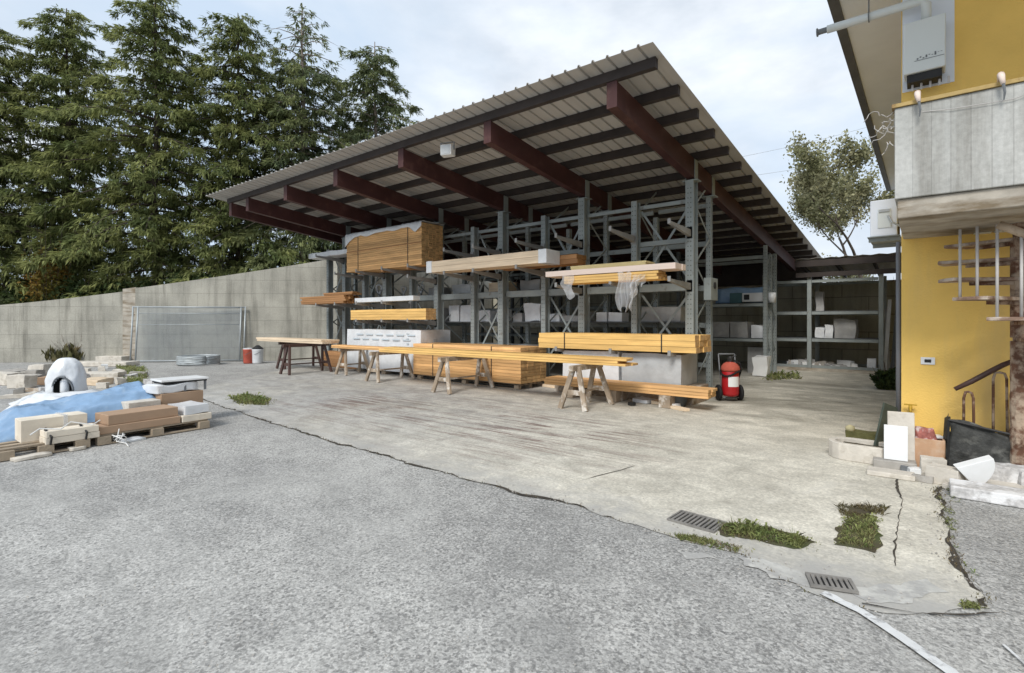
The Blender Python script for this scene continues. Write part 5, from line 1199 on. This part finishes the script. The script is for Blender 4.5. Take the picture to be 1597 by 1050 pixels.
# ---- cedars on the bank
def cedar(seed, H, Rr, nb, mat, label, base, dead=0., lowest=.08, dens=1.0, lean=0.):
    t = thing('cedar_tree', label, 'tree', base, 0, 'cedars on the bank behind the wall')
    r = np.random.default_rng(seed); tm = MB()
    pts = [(lean*H*(k/10)**2+.04*math.sin(k*1.3), .04*math.cos(k), H*k/10) for k in range(11)]; rad = [.17*(1-k/10.4)**.8*(H/15)+.010 for k in range(11)]
    tm.tube(pts, rad, 8)
    allV = []
    for i in range(nb):
        tt = lowest+(1-lowest)*((i+r.random())/nb)**1.0
        if tt > .985: continue
        az = i*2.39996+r.uniform(-.5, .5); z0 = H*tt
        Lb = (Rr*(1-tt)**.50*(.55+.6*r.random())+.30)*(1.3 if r.random() < .15 else 1)
        up = .42*(tt-.30)+r.uniform(-.05, .16); droop = .36+.20*r.random()+.18*tt
        dx, dy = math.cos(az), math.sin(az); ox = lean*H*tt**2
        def pos(s): return np.array([ox+dx*Lb*s, dy*Lb*s, z0+Lb*(up*s-droop*s*s*.8)])
        tm.tube([tuple(pos(s)) for s in ((0, .35, .7, 1.0) if tt > .22 else (0, .2, .4, .55))], [.012+.014*Lb, .009+.009*Lb, .006+.004*Lb, .004], 4, False)
        bare = tt > 1-dead
        ns = int((5+Lb*9.)*dens*(1. if not bare else .22))
        s = .06+.99*r.random(ns)**.85
        lat = r.uniform(-1, 1, ns)*(.08+.34*Lb*np.sin(np.clip(s, 0, 1)*math.pi*.82+.25)*.62)
        c = np.stack([pos(q) for q in s]); c[:, 0] += -dy*lat; c[:, 1] += dx*lat; c[:, 2] += -np.abs(lat)*.22+r.normal(0, .06, ns)
        nq = 13
        ang = az+np.sign(lat)[:, None]*.7*r.random((ns, nq))+r.uniform(-.9, .9, (ns, nq))
        el = r.uniform(-1.3, .05, (ns, nq)); ll = r.uniform(.16, .44, (ns, nq))*(.75+.25*Lb/3)
        dirs = np.stack([np.cos(ang)*np.cos(el), np.sin(ang)*np.cos(el), np.sin(el)], -1)
        jit = r.normal(0, .075, (ns, nq, 3)); jit[..., 2] *= .6; st = c[:, None, :]+jit
        side = np.stack([-np.sin(ang), np.cos(ang), r.uniform(-.6, .6, (ns, nq))], -1); wv = r.uniform(.020, .046, (ns, nq))[..., None]
        e = st+dirs*ll[..., None]; mid = st+dirs*ll[..., None]*.45; mid[..., 2] += .02
        q4 = np.stack([st, mid+side*wv, e, mid-side*wv], 2)
        allV.append(q4.reshape(-1, 3))
    V = np.concatenate(allV); Q = V.reshape(-1, 4, 3); cc = Q.mean(1)+np.array(tuple(base))-np.array(tuple(WA))
    uu = cc[:, 0]*dirv.x+cc[:, 1]*dirv.y; vv = cc[:, 0]*nrm.x+cc[:, 1]*nrm.y
    top_ = np.array([walltop(min(max(q, 0), wl)) for q in uu]); Q = Q[~((vv < .6) & (cc[:, 2] < top_+.15))]; V = Q.reshape(-1, 3)
    npmesh('crown', V, np.arange(len(V)).reshape(-1, 4), mat, t)
    tm.build('trunk', 'bark' if not dead else 'deadwood', t)
    return t
def tree_at(px, dep): q = atd(px, HY, dep); return Vector((q.x, q.y, 0))
def bankz(p):
    lp = p-WA; u = lp.dot(dirv); v = lp.dot(nrm); return bank(u, v)-.15
CED = [  # px, depth, top py, crown radius, seed, mat, dead, label
    (-30, 25.5, 20, 4.3, 1, 'cedar', 0., 'leftmost dark cedar cut by the picture edge'),
    (105, 27.0, 14, 4.4, 2, 'cedar', 0., 'broad dense cedar second from the left'),
    (243, 26.0, -6, 4.6, 3, 'cedar', 0., 'tallest dense cedar in the middle of the row'),
    (372, 27.0, 22, 4.0, 4, 'cedar', 0., 'slim cedar right of the tallest one'),
    (472, 27.5, 8, 3.7, 5, 'cedar_blue', .2, 'thin-topped cedar with bare grey leader'),
    (585, 30.0, 66, 4.0, 6, 'cedar_blue', .05, 'rightmost cedar rising behind the shed roof')]
for px, dep, ty, cr_, sd_, mm, dead, lab in CED:
    b0 = tree_at(px, dep); b0.z = bankz(b0) if px < 560 else 3.0
    top = EYE+(HY-ty)/FPX*dep; H = top-b0.z
    cedar(sd_, H, cr_*1.12, int(130*(H/15)), mm, lab, b0, dead, .04 if dep < 26.6 else .09, .95)
for px, dep, h_, lab in ((75, 23.6, 4.2, 'small autumn-leaved tree glowing orange at the left of the cedars'),):
    b0 = tree_at(px, dep); b0.z = bankz(b0); t = bush('autumn_tree', b0, 1.5, h_*.62, 1500, .16, 'autumn', lab, 'tree', 61, 0, 18)

for k, (px, dep, rx, h_) in enumerate(((40, 24.2, 2.2, 1.0), (130, 24.4, 2.4, 1.1), (215, 24.3, 2.2, 1.0), (300, 24.0, 2.0, .9))):
    b0 = tree_at(px, dep); b0.z = bankz(b0); bush('shrub', b0, rx, h_, 3000, .2, 'hedge', ['dark undergrowth bush under the leftmost cedar behind the wall', 'dark undergrowth bush second from the left behind the wall', 'dark undergrowth bush under the tallest cedar', 'dark undergrowth bush nearest the shed behind the wall'][k], 'shrub', 90+k)
# ---- right-hand deciduous tree
def broadleaf(seed, base, H, label, mat, nleaf, depth=5, lw=.16):
    t = thing('broadleaf_tree', label, 'tree', base); r = random.Random(seed); tm = MB(); tips = []
    def grow(p, d, ln, rad, lv):
        n = 4; pts = [p.copy()]; rr = [rad]; q = p.copy(); dd = d.copy()
        for i in range(n): dd = (dd+Vector((r.uniform(-.22, .22), r.uniform(-.22, .22), r.uniform(-.08, .16)))).normalized(); q = q+dd*ln/n; pts.append(q.copy()); rr.append(rad*(1-.45*(i+1)/n))
        tm.tube(pts, rr, 6, False)
        if lv <= 2: tips.extend(pts[1:])
        if lv == 0: return
        for k in range(r.choice((2, 3, 3))):
            s = r.choice((2, 3, 4)); a = r.uniform(0, 6.28); sp = r.uniform(.45, .95)
            nd = (dd+Vector((math.cos(a)*sp, math.sin(a)*sp, r.uniform(-.1, .35)))).normalized(); grow(pts[s], nd, ln*r.uniform(.62, .8), rad*.55, lv-1)
    grow(Vector((0, 0, 0)), Vector((.05, 0, 1)), H*.36, .16, depth)
    g = np.random.default_rng(seed); T = np.array([tuple(p) for p in tips]); c = T[g.integers(0, len(T), nleaf)]+g.normal(0, .24, (nleaf, 3))
    a = g.normal(size=(nleaf, 3)); a /= np.linalg.norm(a, axis=1)[:, None]; b2 = np.cross(a, g.normal(size=(nleaf, 3))); b2 /= np.linalg.norm(b2, axis=1)[:, None]; l = lw*g.uniform(.6, 1.4, nleaf)[:, None]
    V = np.stack([c-a*l*.5, c+b2*l*.3, c+a*l*.5, c-b2*l*.3], 1).reshape(-1, 3)
    npmesh('crown', V, np.arange(len(V)).reshape(-1, 4), mat, t); tm.build('trunk', 'bark', t); return t
b0 = tree_at(1352, 27); b0.z = 1.0; broadleaf(12, b0, 11.6, 'sparse olive-leaved tree between the shed roof and the house eave', 'leaf', 21000)
b0 = tree_at(1290, 34); b0.z = 1.0; broadleaf(15, b0, 5.2, 'small pale thin-leaved tree low behind the lean-to roof', 'leaf', 2500)
# ivy strip on the rear wall
for k in range(5):
    bush('shrub', Vector((-3.2+k*1.25, 22.3, 2.2)), .8, .55, 1200, .14, 'hedge', ['shrub top showing over the rear wall, leftmost in the lean-to', 'shrub top over the rear wall left of the middle', 'shrub top over the middle of the rear wall', 'shrub top over the rear wall right of the middle', 'shrub top over the rear wall beside the house'][k], 'shrub', 80+k)

# ---- overhead cables
for k, (y0, y1, lab) in enumerate(((238, 182, 'upper thin overhead cable between the shed and the trees'), (268, 236, 'lower thin overhead cable between the shed and the trees'))):
    a = atd(1130, y0+12, 26); b2 = atd(1500, y1-30, 26); m = MB(); n = 16
    m.tube([tuple(a.lerp(b2, i/n)-Vector((0, 0, .25*math.sin(math.pi*i/n)))) for i in range(n+1)], .008, 4); o = m.build('overhead_cable', 'greyfilm', None); tag(o, lab, 'cable')
